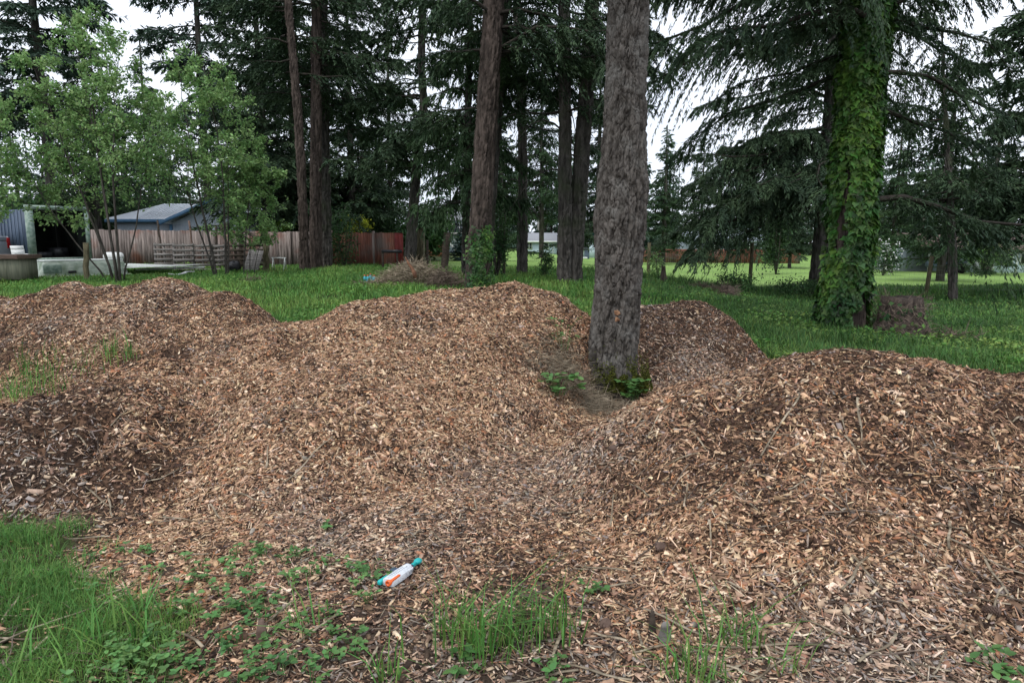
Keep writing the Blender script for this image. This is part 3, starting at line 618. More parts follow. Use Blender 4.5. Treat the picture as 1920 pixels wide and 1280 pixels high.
# ------------------------------------------------------------------ yard, fences, buildings
M['plank'] = mat('weathered_planks', (.13, .105, .095), (.30, .25, .225), scale=3, rough=.9, jitter=.3, stretch=(6, 6, .5), bump=.004, bscale=30, c3=(.17, .075, .05), s3=1.1)
M['plank_red'] = mat('stained_planks', (.14, .050, .034), (.25, .10, .066), scale=3, rough=.85, jitter=.3, stretch=(6, 6, .5), c3=(.14, .11, .095), s3=.9)
M['red'] = mat('red_board_paint', (.13, .018, .016), (.20, .03, .026), scale=6, rough=.6)
M['greywood'] = mat('grey_weathered_wood', (.10, .093, .085), (.27, .25, .235), scale=4, rough=.9, jitter=.25, stretch=(.6, 6, 6), bump=.004)
M['darkwood'] = mat('dark_wet_wood', (.028, .022, .018), (.085, .066, .05), scale=6, rough=.9, jitter=.25, stretch=(1, 5, 5))
M['mosswood'] = mat('mossy_wood', (.06, .055, .03), (.15, .13, .08), scale=9, rough=.95, stretch=(3, 3, .6), bump=.004)
M['roof'] = mat('pale_metal_roof', (.66, .71, .77), (.76, .80, .85), scale=2, rough=.35, stretch=(6, .4, .4), spec=.5)
M['blue'] = mat('blue_trim_paint', (.06, .14, .24), (.09, .18, .29), scale=5, rough=.5)
M['siding'] = mat('grey_blue_siding', (.23, .27, .31), (.32, .36, .40), scale=3, rough=.7, stretch=(14, 14, .3))
M['paleblue'] = mat('pale_blue_siding', (.44, .54, .62), (.55, .64, .70), scale=2, rough=.7, stretch=(.3, .3, 16))
M['shingle'] = mat('grey_shingles', (.20, .21, .23), (.32, .33, .35), scale=30, rough=.9, bump=.01)
M['shingle_brown'] = mat('brown_shingles', (.10, .07, .06), (.19, .14, .12), scale=30, rough=.9)
M['white'] = mat('white_paint', (.62, .63, .62), (.76, .77, .76), scale=6, rough=.5)
M['glass'] = mat('window_glass', (.02, .025, .03), (.06, .07, .08), scale=2, rough=.08, spec=.6)
M['teal'] = mat('teal_trim', (.06, .25, .30), (.09, .32, .38), scale=4, rough=.5)
M['fibre'] = mat('stained_fibreglass', (.30, .36, .30), (.52, .57, .50), scale=5, rough=.55, stretch=(1, 1, 2), c3=(.20, .26, .18), s3=3)
M['dirtywhite'] = mat('dirty_white_plastic', (.42, .45, .42), (.66, .68, .66), scale=5, rough=.5)
M['olive'] = mat('olive_panel', (.16, .17, .12), (.26, .26, .19), scale=4, rough=.8, stretch=(4, 4, .5))
M['brown'] = mat('brown_board', (.10, .065, .05), (.19, .13, .105), scale=6, rough=.8, stretch=(.5, 5, 5))
M['navy'] = mat('dark_blue_panel', (.035, .055, .09), (.09, .125, .18), scale=2.5, rough=.5, stretch=(6, 6, .4))
M['galv'] = mat('greenish_galvanised_frame', (.16, .24, .20), (.36, .44, .38), scale=9, rough=.6, metal=.2)
M['dark'] = mat('dark_interior', (.008, .010, .009), (.022, .028, .024), scale=4, rough=.9)
M['truck'] = mat('silver_car_paint', (.30, .32, .35), (.36, .38, .41), scale=2, rough=.3, spec=.6)
M['rubber'] = mat('black_rubber', (.012, .012, .012), (.025, .025, .025), scale=10, rough=.8)
M['tail'] = mat('red_lens', (.45, .012, .012), (.55, .02, .02), scale=5, rough=.2, spec=.6)
M['conc'] = mat('concrete', (.22, .21, .20), (.36, .35, .33), scale=20, rough=.95, bump=.004)
M['black'] = mat('black_plastic', (.010, .010, .012), (.03, .03, .034), scale=10, rough=.35)
M['turq'] = mat('turquoise_plastic', (.02, .34, .42), (.03, .42, .50), scale=8, rough=.35, spec=.5)
M['bin'] = mat('grey_blue_bin', (.07, .10, .14), (.10, .13, .18), scale=8, rough=.5)
M['orange_fence'] = mat('orange_brown_fence', (.22, .085, .04), (.36, .16, .08), scale=5, rough=.8, jitter=.3, stretch=(5, 5, .5))
M['wire'] = mat('galvanised_wire', (.18, .18, .17), (.30, .30, .29), scale=20, rough=.5, metal=.6)
M['yellowleaf'] = mat('yellow_green_leaf', (.30, .36, .03), (.50, .52, .06), scale=3, rough=.5, jitter=.3, trans=.3)
M['limeleaf'] = mat('lime_leaf', (.17, .32, .05), (.28, .46, .09), scale=3, rough=.5, jitter=.3, trans=.3)
M['shrubleaf'] = mat('shrub_leaf', (.028, .075, .025), (.07, .15, .045), scale=1.5, rough=.55, jitter=.4, huej=.02, trans=.2)
M['spruce'] = mat('blue_spruce_needles', (.035, .075, .065), (.08, .13, .12), scale=2, rough=.7, jitter=.3)
M['petal'] = mat('white_petals', (.55, .55, .55), (.75, .73, .76), scale=8, rough=.6)

def row_planks(G, a, b, z0f, z1f, w=.14, gap=.006, th=.02, jit=.02, rng=None):
    a = np.array(a[:2], float); b = np.array(b[:2], float); L = np.linalg.norm(b - a); d = (b - a) / L; n = int(L / w)
    for i in range(n):
        s = (i + .5) * L / n; p = a + d * s; z0 = z0f(*p); z1 = z1f(s / L) + rng.uniform(-jit, jit)
        G.box((p[0], p[1] + rng.uniform(-.004, .004), (z0 + z1) / 2), (L / n - gap, th, z1 - z0), R=Rz(math.atan2(d[1], d[0])) @ Ry(rng.normal(0, .006)))
# long plank fence behind the yard
rng = rngf(60); A, B, Cc, D_ = PG(150, 33), PG(612, 31.8), PG(741, 31.3), PG(757, 31.2)
zt = lambda s: ZP(430, 33) * (1 - s) + ZP(435.5, 31.8) * s; loc = A
f = thing('plank_fence', 'long weathered plank fence across the yard with a red stained end', 'fence', loc)
zb = lambda x, y: gz(x, y) - .1
G = Geo(); row_planks(G, A, B, zb, zt, rng=rng); G.build('planks', M['plank'], f, loc=loc, label='grey weathered planks')
G = Geo(); row_planks(G, B, Cc, zb, lambda s: ZP(436.5, 31.5), rng=rng); G.build('planks', M['plank_red'], f, loc=loc, label='rust red stained planks')
G = Geo(); row_planks(G, Cc, D_, zb, lambda s: ZP(437, 31.3), w=.19, rng=rng); G.build('red_board', M['red'], f, loc=loc, label='bright red painted boards')
for i in range(8):
    s = (i + .3) / 8; p = np.array(A) + (np.array(D_) - np.array(A)) * s; g_ = gz(p[0], p[1])
    Geo().box((p[0], p[1] + .09, g_ + .75), (.1, .1, 1.7)).build('fence_post', M['plank'], f, loc=loc)
# grey-blue shed with pale metal roof behind the fence
Y = 42; x0, x1, x2 = XP(205, Y, 2.5), XP(329, Y, 2.5), XP(513, Y, 2.5); ze = ZP(412, Y); zr = ZP(384, Y + 3); zg = gz(x0, Y)
loc = (x0, Y, zg); h = thing('shed', 'long grey blue shed with pale metal roof and blue trim behind the plank fence', 'shed', loc)
Geo().box2((x0 + .3, Y, zg - .3), (x1, Y + 6, ze - .02)).build('wall', M['siding'], h, loc=loc)
G = Geo(); G.add([[x0, Y - .4, ze], [x1 + .6, Y - .4, ze], [x1 + 1.4, Y + 3, zr], [x0 + 1.9, Y + 3, zr], [x0, Y - .4, ze + .06], [x1 + .6, Y - .4, ze + .06], [x1 + 1.4, Y + 3, zr + .06], [x0 + 1.9, Y + 3, zr + .06], [x0, Y + 6.4, ze], [x1 + .6, Y + 6.4, ze]],
    [[4, 5, 6, 7], [0, 1, 5, 4], [0, 3, 2, 1], [7, 6, 9, 8]], [[4, 7, 8]])
for k in range(22):
    xx = x0 + (x1 + .6 - x0) * (k + .5) / 22
    if xx > x0 + 1.9: G.bar((xx, Y - .4, ze + .08), (xx, Y + 2.95, zr + .07), .03, .03)
G.build('roof', M['roof'], h, loc=loc)
Geo().box2((x0 - .02, Y - .46, ze - .16), (x1 + .1, Y - .41, ze + .03)).build('fascia', M['blue'], h, loc=loc)
Yw = Y - .9; xm = (x1 + x2) / 2; zp = ZP(374, Yw)
G = Geo(); G.box2((x1 + .1, Yw, zg - .3), (x2 - .25, Yw + 6, ze - .3)); G.add([[x1 + .1, Yw - .0, ze - .3], [x2 - .25, Yw, ze - .3], [xm, Yw, zp - .1], [x1 + .1, Yw + .12, ze - .3], [x2 - .25, Yw + .12, ze - .3], [xm, Yw + .12, zp - .1]], [[0, 1, 2], [3, 5, 4]])
G.build('gable_wall', M['siding'], h, loc=loc)
G = Geo()
for s, xa in ((-1, x1 - .3), (1, x2 + .15)):
    G.add([[xa, Yw - .5, ze - .25], [xm, Yw - .5, zp], [xm, Yw + 6, zp], [xa, Yw + 6, ze - .25], [xa, Yw - .5, ze - .17], [xm, Yw - .5, zp + .08], [xm, Yw + 6, zp + .08], [xa, Yw + 6, ze - .17]], [[0, 1, 2, 3], [4, 7, 6, 5], [0, 4, 5, 1], [0, 3, 7, 4]])
G.build('gable_roof', M['roof'], h, loc=loc)
G = Geo(); G.bar((x1 - .3, Yw - .53, ze - .27), (xm, Yw - .53, zp - .02), .04, .2); G.bar((x2 + .15, Yw - .53, ze - .27), (xm, Yw - .53, zp - .02), .04, .2)
G.box2((x1 + .08, Yw - .03, zg), (x1 + .26, Yw - .005, ze - .3)); G.box2((x2 - .43, Yw - .03, zg), (x2 - .25, Yw - .005, ze - .3)); G.build('trim', M['blue'], h, loc=loc)
# box trailer with open dark end
P1 = np.array([XP(56, 26.5, 1.2), 26.5]); P2 = P1 + np.array([1.1, 1.75]) * 1.06; dd = (P2 - P1); W_ = np.linalg.norm(dd); dd /= W_; nn = np.array([-dd[1], dd[0]])
g_ = gz(*P1); z0, z1 = ZP(484, 26.5), ZP(392, 26.5); ang = math.atan2(dd[1], dd[0]); R = Rz(ang); loc = (P1[0], P1[1], g_)
t = thing('box_trailer', 'small box trailer with dark blue side and open end, left edge of the yard', 'trailer', loc)
def lb(G, a, b): 
    a, b = np.array(a, float), np.array(b, float); c = (a + b) / 2; cc = R @ np.array([c[0], c[1], 0]); G.box((P1[0] + cc[0], P1[1] + cc[1], c[2]), np.abs(b - a), R=R)
Ln = 2.6
G = Geo(); lb(G, (0, .04, z0), (.04, Ln, z1)); [lb(G, (-.025, .1 + k * .3, z0), (-.002, .13 + k * .3, z1 - .02)) for k in range(8)]; G.build('side_panel', M['navy'], t, loc=loc)
G = Geo(); lb(G, (W_ - .04, .04, z0), (W_, Ln, z1)); lb(G, (.05, Ln - .04, z0), (W_ - .05, Ln, z1)); lb(G, (.05, .04, z1 - .06), (W_ - .05, Ln - .05, z1 - .01)); G.build('inner_walls', M['dark'], t, loc=loc)
G = Geo(); lb(G, (.04, .0, z0 - .08), (W_ - .04, Ln, z0)); G.build('floor', M['darkwood'], t, loc=loc)
G = Geo(); lb(G, (-.05, -.05, z0 - .1), (.22, .03, z1)); lb(G, (W_ - .1, -.05, z0 - .1), (W_ + .05, .03, z1)); lb(G, (-.05, -.06, z1), (W_ + .05, .04, z1 + .16)); lb(G, (.22, -.04, z0 - .1), (W_ - .1, .02, z0 + .0)); G.build('frame', M['galv'], t, loc=loc)
G = Geo(); lb(G, (.35, .5, z0 + .01), (1.0, 1.1, z0 + .22)); lb(G, (1.15, .7, z0 + .01), (1.7, 1.4, z0 + .38)); G.build('cargo', M['black'], t, loc=loc)
for k in (.9, 1.7):
    c = R @ np.array([.12, k, 0]); G = Geo(); th = np.arange(18) * math.pi / 9
    G.tube([(P1[0] + c[0] - nn[1] * .0 + dd[0] * -.08, P1[1] + c[1] - dd[1] * .08, g_ + .3), (P1[0] + c[0] + dd[0] * .12, P1[1] + c[1] + dd[1] * .12, g_ + .3)], .3, 18); G.build('wheel', M['rubber'], t, loc=loc)
# pickup truck mostly out of frame
Y = 25.2; xr = XP(19, Y + 1.8, 1.4); g_ = gz(xr, Y); loc = (xr, Y, g_)
t = thing('pickup_truck', 'silver grey pickup truck whose rear end enters at the left edge', 'truck', loc)
G = Geo(); G.box2((xr - 5.4, Y, g_ + .5), (xr, Y + 1.8, g_ + 1.12)); G.box2((xr - 1.9, Y + .002, g_ + 1.12), (xr, Y + .1, g_ + 1.32)); G.box2((xr - 1.9, Y + 1.7, g_ + 1.12), (xr, Y + 1.8, g_ + 1.32)); G.box2((xr - .08, Y + .1, g_ + 1.12), (xr, Y + 1.7, g_ + 1.32)); G.build('body', M['truck'], t, loc=loc, bevel=.05)
G = Geo(); G.box((xr - 2.9, Y + .9, g_ + 1.48), (1.9, 1.7, .72), taper=.16); G.build('cab', M['truck'], t, loc=loc, bevel=.06)
Geo().box((xr - 2.9, Y + .9, g_ + 1.5), (1.6, 1.735, .40), taper=.1).build('side_window', M['glass'], t, loc=loc)
Geo().box((xr - 1.97, Y + .9, g_ + 1.5), (.14, 1.3, .38)).build('rear_window', M['glass'], t, loc=loc)
Geo().box2((xr - .07, Y - .012, g_ + .86), (xr + .012, Y + .14, g_ + 1.26)).build('tail_light', M['tail'], t, loc=loc, bevel=.01); Geo().box2((xr - .07, Y + 1.64, g_ + .86), (xr + .012, Y + 1.812, g_ + 1.26)).build('tail_light', M['tail'], t, loc=loc, bevel=.01)
Geo().box2((xr - .1, Y - .02, g_ + .42), (xr + .12, Y + 1.82, g_ + .6)).build('bumper', M['white'], t, loc=loc, bevel=.02)
for xx in (-.95, -4.3):
    G = Geo(); G.tube([(xr + xx, Y - .02, g_ + .36), (xr + xx, Y + .24, g_ + .36)], .37, 24); w_ = G.build('wheel', M['rubber'], t, loc=loc, bevel=.02)
    Geo().tube([(xr + xx, Y - .03, g_ + .36), (xr + xx, Y - .0, g_ + .36)], .2, 16).build('rim', M['truck'], w_, loc=loc)
# wooden chest
Y = 19; xr = XP(37, Y, .5); g_ = ZP(524, Y); loc = (xr, Y, g_)
t = thing('wooden_chest', 'olive green wooden chest with thick brown lid at the left edge', 'chest', loc)
G = Geo(); G.box2((xr - 1.3, Y, g_), (xr - .02, Y + .8, g_ + .56)); [G.box2((xr - .36 - k * .4, Y - .012, g_), (xr - .33 - k * .4, Y - .002, g_ + .56)) for k in range(3)]; G.build('box', M['olive'], t, loc=loc)
Geo().box2((xr - 1.4, Y - .1, g_ + .563), (xr + .07, Y + .9, g_ + .68)).build('lid', M['brown'], t, loc=loc, bevel=.01)
# upturned fibreglass truck canopy
a, b2 = np.array([XP(44, 21, .4), 21.0]), np.array([XP(213, 23, .4), 23.0]); d_ = b2 - a; L_ = np.linalg.norm(d_); an = math.atan2(d_[1], d_[0]); c = (a + b2) / 2; g_ = ZP(521, 21.4); loc = (c[0], c[1], g_)
t = thing('truck_canopy', 'stained pale fibreglass truck canopy lying flat in the grass left of the post', 'canopy', loc)
R = Rz(an); G = Geo(); G.box((c[0], c[1] + .5, g_ + .26), (L_, 1.3, .5), R=R, taper=.1); G.build('shell', M['fibre'], t, loc=loc, bevel=.07)
Geo().box((c[0], c[1] + .5, g_ + .52), (L_ * .9, 1.12, .05), R=R).build('top_panel', M['dirtywhite'], t, loc=loc, bevel=.02)
Geo().box((c[0], c[1] + .5, g_ + .04), (L_ + .08, 1.42, .05), R=R).build('rim', M['dirtywhite'], t, loc=loc, bevel=.015)
q = R @ np.array([-L_ * .17, -.66, 0]); Geo().box((c[0] + q[0], c[1] + .5 + q[1], g_ + .17), (.22, .04, .08), R=R).build('vent', M['black'], t, loc=loc)
q = R @ np.array([-L_ * .38, -.63, 0]); Geo().box((c[0] + q[0], c[1] + .5 + q[1], g_ + .28), (.5, .08, .26), R=R).build('window', M['galv'], t, loc=loc, bevel=.01)
# wood posts standing alone
def post(px, Y, ytop, wpx, label, m='mosswood', dx=0, name='wood_post', depth=None, cat='post', ybase=None):
    b = PG(px, Y); q = PP(px + dx, ytop, Y); r = wpx / 2 / 1280 * Y
    G = Geo(); P = np.linspace((b[0], b[1], b[2] - .25), q, 7); P[1:-1, :2] += rngf(int(px)).normal(0, r * .12, (5, 2)); G.tube(P, r * np.array([1.1, 1.05, 1, 1, .98, .97, .95]), 9)
    o = G.build(name, M[m], smooth=False, loc=b); return tag(o, label, cat)
post(161, 19.2, 455, 10, 'pale wooden post standing in front of the box trailer beside the tallest alder')
post(447 + 5, 26.8, 433, 10, 'thick dark post standing upright behind the dark pallet', 'darkwood')
post(498, 25.3, 456, 11, 'mossy square-topped post at the right end of the pallets')
post(831, 27, 437, 14, 'dark leaning post in front of the distant pale house', 'darkwood', dx=8)
post(801, 28, 450, 5, 'thin dark post beside the narrow plank outhouse', 'darkwood')
post(945, 22, 440, 6, 'thin dark post just right of the vine-footed trunk', 'darkwood')
def pole(px, py, px1, py1, Y, r, label, m='darkwood', dY=.3, name='leaning_pole'):
    G = Geo(); a_, b_ = np.array(PP(px, py, Y)), np.array(PP(px1, py1, Y + dY)); P = np.linspace(a_, b_, 8); P[1:-1] += rngf(int(px + py)).normal(0, .012, (6, 3)); G.tube(P, np.linspace(r, r * .8, 8), 7); o = G.build(name, M[m], loc=tuple(a_)); return tag(o, label, 'pole')
pole(306, 500, 295, 413, 26.6, .045, 'thin dark pole behind the leftmost pallet, leaning left')
pole(366, 500, 354, 414, 26.9, .05, 'brown pole behind the third pallet, reaching the shed eave', 'brown')
pole(403, 500, 405, 424, 26.9, .06, 'dark pole rising behind the gap between grey and dark pallets')
pole(438, 498, 414, 420, 26.3, .06, 'lower of the two parallel poles slanting left over the dark pallet')
pole(452, 498, 423, 418, 26.9, .055, 'upper of the two parallel poles slanting left over the dark pallet')
pole(504, 458, 447, 427, 25.6, .075, 'thick dark beam slanting down onto the mossy post', dY=.6)
# pallets stood on edge
def pallet(px, Y, wpx, ytop, label, m, dark=False, seed=0):
    rng = rngf(seed); b = PG(px, Y); wd = wpx / 1280 * Y; ht = ZP(ytop, Y) - b[2]; t = thing('pallet', label, 'pallet', b, rz=rng.normal(0, .05), group='pallets stood on edge along the yard')
    t.rotation_euler[0] = -.04
    for k in range(6):
        z = ht * (.08 + .17 * k); Geo().box((0, 0, z), (wd, .022, rng.uniform(.075, .1)), R=Ry(rng.normal(0, .008))).build('slat', M[m], t)
    for x in (-wd / 2 + .03, 0, wd / 2 - .03): Geo().box((x, .06, ht * .5), (.045, .09, ht)).build('stringer', M[m], t)
    G = Geo()
    for k in (1, 3, 5): Geo().box((0, .118, ht * (.08 + .17 * k)), (wd, .02, .09)).build('slat', M[m], t)
    return t
pallet(309, 26.1, 37, 455, 'grey weathered pallet standing leftmost of the row', 'greywood', seed=1)
pallet(345, 26.0, 38, 456, 'grey pallet with dark lower slats, second of the standing row', 'greywood', seed=2)
pallet(381, 26.1, 36, 457, 'grey pallet with bright gaps, left of the middle alder stem', 'greywood', seed=3)
pallet(411, 26.2, 22, 458, 'narrow grey pallet half hidden behind the middle alder', 'greywood', seed=4)
pallet(441, 25.9, 34, 457, 'dark brown pallet right of the middle alder', 'darkwood', seed=5)
pallet(477, 25.8, 38, 456, 'dark brown pallet behind the leaning grey panel', 'darkwood', seed=6)
a, b2 = np.array(PP(452, 506, 24.6)), np.array(PP(490, 469, 25.0)); G = Geo()
for k in range(9):
    s = k / 8 - .5; c0 = np.array(PP(470 + s * 26, 506, 24.5)); c1 = np.array(PP(481 + s * 24, 469 + s * 2, 25.1)); G.bar(c0, c1, .062, .015)
tag(G.build('wooden_screen', M['greywood'], loc=tuple(a)), 'grey slatted panel leaning against the dark pallet by the mossy post', 'panel')
rng = rngf(66); b = PG(440, 24.8); G = Geo(); V = []; 
u, v = np.meshgrid(np.linspace(0, 2 * math.pi, 20, endpoint=False), np.linspace(.02, math.pi - .02, 10), indexing='ij')
r_ = 1 + .35 * (fbm(np.cos(u) * 2, np.sin(u) * 2, v * 1.5, 5, 3) - .5) * 2
V = np.stack([b[0] + .24 * r_ * np.sin(v) * np.cos(u), b[1] + .2 * r_ * np.sin(v) * np.sin(u), b[2] + .22 + .2 * r_ * np.cos(v)], -1).reshape(-1, 3)
i = np.arange(20)[:, None] * 10; j = np.arange(9)[None]; i2 = ((np.arange(20) + 1) % 20)[:, None] * 10
G.add(V, np.stack([i + j, i2 + j, i2 + j + 1, i + j + 1], -1).reshape(-1, 4)); tag(G.build('rubbish_bag', M['black'], loc=b, smooth=True), 'crumpled black rubbish bag at the foot of the dark pallet', 'bag')
# sawhorse, white scrap, corrugated sheets, tank, chair, boards
b = PG(524, 26); t = thing('sawhorse', 'low white sawhorse in the grass left of the slender bowed trunk', 'sawhorse', b); G = Geo(); G.box((0, 0, .5), (.56, .03, .04)); G.build('top_rail', M['dirtywhite'], t)
for x in (-.22, .22):
    for s in (-1, 1): Geo().bar((x, s * .16, 0), (x, s * .01, .5), .025, .025).build('leg', M['dirtywhite'], t)
P = [PP(316, 513, 21.5), PP(330, 515, 21.6), PP(342, 513, 21.9), PP(352, 509, 22.2), PP(365, 509, 22.3)]; G = Geo()
P = np.array(P); 
for i in range(4): G.bar(P[i], P[i + 1], .13, .02)
tag(G.build('gutter_scrap', M['white'], loc=tuple(P[0])), 'bent white strip of scrap lying in the grass before the pallets', 'scrap')
def corr(px, py, Y, L, W, an, label, tilt=0, m='dirtywhite'):
    c = PP(px, py, Y); xs_ = np.linspace(-W / 2, W / 2, 60); V = np.stack([np.repeat([-L / 2, L / 2], 60), np.tile(xs_, 2), np.tile(.012 * np.sin(xs_ * 60), 2)], -1) @ (Rz(an) @ Ry(tilt)).T + np.array(c)
    k = np.arange(59); G = Geo().add(V, np.stack([k, k + 1, k + 61, k + 60], -1)); o = G.build('corrugated_sheet', M[m], loc=c); md = o.modifiers.new('solid', 'SOLIDIFY'); md.thickness = .004; return tag(o, label, 'metal sheet', 'corrugated sheets lying in the yard')
corr(300, 499, 23.8, 2.3, 1.5, .10, 'pale corrugated sheet on top of the stack before the pallets', -.03)
corr(255, 497, 24.8, 1.9, 1.3, -.25, 'corrugated sheet sticking out left from under the stack', .02)
corr(322, 503, 24.2, 2.1, 1.2, .35, 'lowest corrugated sheet resting in the grass at the right of the stack', -.02)
b = PP(213, 481, 26); G = Geo(); s_ = np.linspace(-1, 1, 15); G.tube(np.stack([b[0] + s_ * .38, b[1] + 0 * s_, b[2] + 0 * s_], 1), .17 * np.sqrt(np.clip(1 - np.abs(s_) ** 6, .02, 1)), 20)
t = thing('gas_tank', 'white horizontal gas tank behind the tallest alder stems', 'tank', (b[0], b[1], gz(b[0], b[1]))); G.build('tank_body', M['white'], t, smooth=True, loc=(b[0], b[1], gz(b[0], b[1])))
Geo().box((b[0] - .22, b[1], b[2] - .22), (.06, .2, .18)).box((b[0] + .22, b[1], b[2] - .22), (.06, .2, .18)).build('feet', M['darkwood'], t, loc=(b[0], b[1], gz(b[0], b[1])))
b = PG(43, 24.0); b = (b[0], b[1], b[2] + .05); t = thing('plastic_chair', 'white plastic garden chair beside the box trailer', 'chair', b, rz=.9)
Geo().box((0, 0, .42), (.44, .44, .03)).build('seat', M['white'], t, bevel=.01)
G = Geo(); P = [(-.0, .21, .42), (0, .26, .6), (0, .3, .78), (0, .36, .92)]
for i in range(3): G.bar(P[i], P[i + 1], .40, .02)
G.build('backrest', M['white'], t)
for x in (-.19, .19):
    for y in (-.19, .19): Geo().bar((x * 1.1, y * 1.1, 0), (x, y, .42), .04, .03).build('leg', M['white'], t)
    Geo().bar((x, -.2, .62), (x, .25, .64), .05, .02).build('armrest', M['white'], t)
# narrow outhouse
b = PG(782, 28.6); zt_ = ZP(427, 28.6); t = thing('outhouse', 'narrow dark plank outhouse right of the crooked fir', 'outhouse', b); rng = rngf(70)
G = Geo(); hw = .30
for k in range(5): G.box((-hw + .06 + k * .12, -.3, (zt_ - b[2]) / 2 - .1), (.114, .02, zt_ - b[2] + .2))
for s in (-1, 1):
    for k in range(5): G.box((s * hw, -.24 + k * .12, (zt_ - b[2]) / 2 - .1), (.02, .114, zt_ - b[2] + .2))
G.box((0, .3, (zt_ - b[2]) / 2), (.58, .02, zt_ - b[2])); G.build('wall', M['mosswood'], t); Geo().box((.03, 0, zt_ - b[2] + .04), (.78, .8, .06), R=Ry(.06)).build('roof', M['darkwood'], t)
Geo().box((-.08, -.33, .5), (.5, .04, .08)).build('crossbar', M['darkwood'], t)
a = PP(716, 471, 27.2); b2 = PP(753, 471.5, 26.9); G = Geo(); G.bar(a, b2, .05, .13); t = thing('board_rail', 'black horizontal board in front of the red fence end', 'board', PG(716, 27.2)); G.build('board', M['black'], t, loc=PG(716, 27.2))
for px in (718, 745): p = PG(px, 27.3); Geo().box2((p[0] - .04, p[1], p[2] - .2), (p[0] + .04, p[1] + .06, ZP(470, 27.2) + .05)).build('support', M['darkwood'], t, loc=PG(716, 27.2))
# ---- wire fence along the lawn on the right
pp = [PG(1215, 30.5), PG(1405, 27.2), PG(1560, 26.4), PG(1735, 25.6), PG(1960, 24.4), PG(2150, 23.2)]; loc = pp[0]
t = thing('wire_fence', 'wire mesh fence on wooden posts between the rough grass and the lawn', 'fence', loc)
for i, p in enumerate(pp):
    top = ZP(480, p[1]) if i == 3 else (ZP(455, p[1]) if i < 2 else p[2] + 1.25); tx = p[0] + (.12 if i == 3 else .02)
    Geo().tube(np.linspace((p[0], p[1], p[2] - .2), (tx, p[1], top), 5), [.085, .08, .078, .075, .072], 8).build('fence_post', M['mosswood'], t, loc=loc)
G = Geo()
for i in range(len(pp) - 1):
    a, b2 = np.array(pp[i]), np.array(pp[i + 1]); L_ = np.linalg.norm(b2 - a)
    for k in range(7): G.tube([a + (0, 0, .12 + .17 * k), b2 + (0, 0, .12 + .17 * k)], .0035, 3, cap=False)
    for k in range(int(L_ / .16)): p = a + (b2 - a) * (k + .5) * .16 / L_; G.tube([p + (0, 0, .12), p + (0, 0, 1.14)], .0025, 3, cap=False)
G.build('wire_mesh', M['wire'], t, loc=loc)
# ---- houses across the lawn
def win(h, loc, x, y, z, w_, hh, fm='white', dark=True):
    f_ = Geo().box((x, y - .03, z), (w_ + .2, .06, hh + .2)).build('window', M[fm], h, loc=loc); Geo().box((x, y - .07, z), (w_, .03, hh)).build('pane', M['glass'], f_, loc=loc); Geo().box((x, y - .095, z), (.07, .02, hh)).build('mullion', M[fm], f_, loc=loc)
Y = 96; xl, xg, xr = XP(978, Y, 0), XP(1052, Y, 0), XP(1146, Y, 0); zg = gz(XP(1050, Y, 0), Y) - .1; ze = ZP(453, Y); zr = ZP(436.5, Y + 4); loc = (xl, Y, zg)
h = thing('blue_house', 'low pale blue house with teal trim, seen between the wavy trunk and big trunk', 'house', loc)
Geo().box2((xl, Y, zg - .5), (xg, Y + 8, ze)).build('wall', M['paleblue'], h, loc=loc)
G = Geo(); G.add([[xl - .5, Y - .5, ze], [xg + .2, Y - .5, ze], [xg + .2, Y + 4, zr], [xl - .5, Y + 4, zr], [xg + .2, Y + 8.5, ze], [xl - .5, Y + 8.5, ze]], [[0, 1, 2, 3], [3, 2, 4, 5]]); o = G.build('roof', M['shingle'], h, loc=loc); md = o.modifiers.new('s', 'SOLIDIFY'); md.thickness = .15
Geo().box2((xl - .5, Y - .6, ze - .12), (xg, Y - .52, ze + .1)).build('gutter', M['white'], h, loc=loc)
xm = (xg + xr) / 2; zp = ZP(433.5, Y - 1); Yg = Y - 1
G = Geo(); G.box2((xg + .02, Yg, zg - .5), (xr, Y + 8, ze - .1)); G.add([[xg + .02, Yg, ze - .1], [xr, Yg, ze - .1], [xm, Yg, zp - .2]], [[0, 1, 2]]); G.build('gable_wall', M['paleblue'], h, loc=loc)
G = Geo()
for s, xa in ((0, xg - .4), (1, xr + .5)):
    F = [[0, 1, 2, 3]] if s == 0 else [[0, 3, 2, 1]]
    G.add([[xa, Yg - .5, ze - .2], [xm, Yg - .5, zp], [xm, Y + 8.5, zp], [xa, Y + 8.5, ze - .2]], F)
o = G.build('gable_roof', M['shingle'], h, loc=loc); md = o.modifiers.new('s', 'SOLIDIFY'); md.thickness = .15
G = Geo(); G.bar((xg - .4, Yg - .56, ze - .25), (xm, Yg - .56, zp - .06), .06, .35); G.bar((xr + .5, Yg - .56, ze - .25), (xm, Yg - .56, zp - .06), .06, .35); G.build('trim', M['teal'], h, loc=loc)
win(h, loc, XP(1020, Y, 1), Y, ZP(461, Y), 1.1, .8); win(h, loc, XP(992, Y, 1), Y, ZP(461, Y), .7, .8); win(h, loc, XP(1094, Yg, 1), Yg, ZP(459.5, Yg), 1.3, .35); win(h, loc, XP(1094, Yg, 1), Yg, ZP(466.5, Yg), 1.3, .5)
Geo().box((XP(1037, Y, 1), Y - .03, ze - 1.1), (.12, .06, 2.2)).build('downspout', M['white'], h, loc=loc)
b = PG(1100, 88); t = thing('wheelie_bin', 'grey blue rubbish bin standing on the lawn before the pale blue house', 'bin', b); Geo().box((0, 0, .5), (.62, .6, 1.0)).build('bin_body', M['bin'], t, bevel=.03); Geo().box((0, -.03, 1.04), (.68, .68, .07)).build('lid', M['bin'], t, bevel=.02)
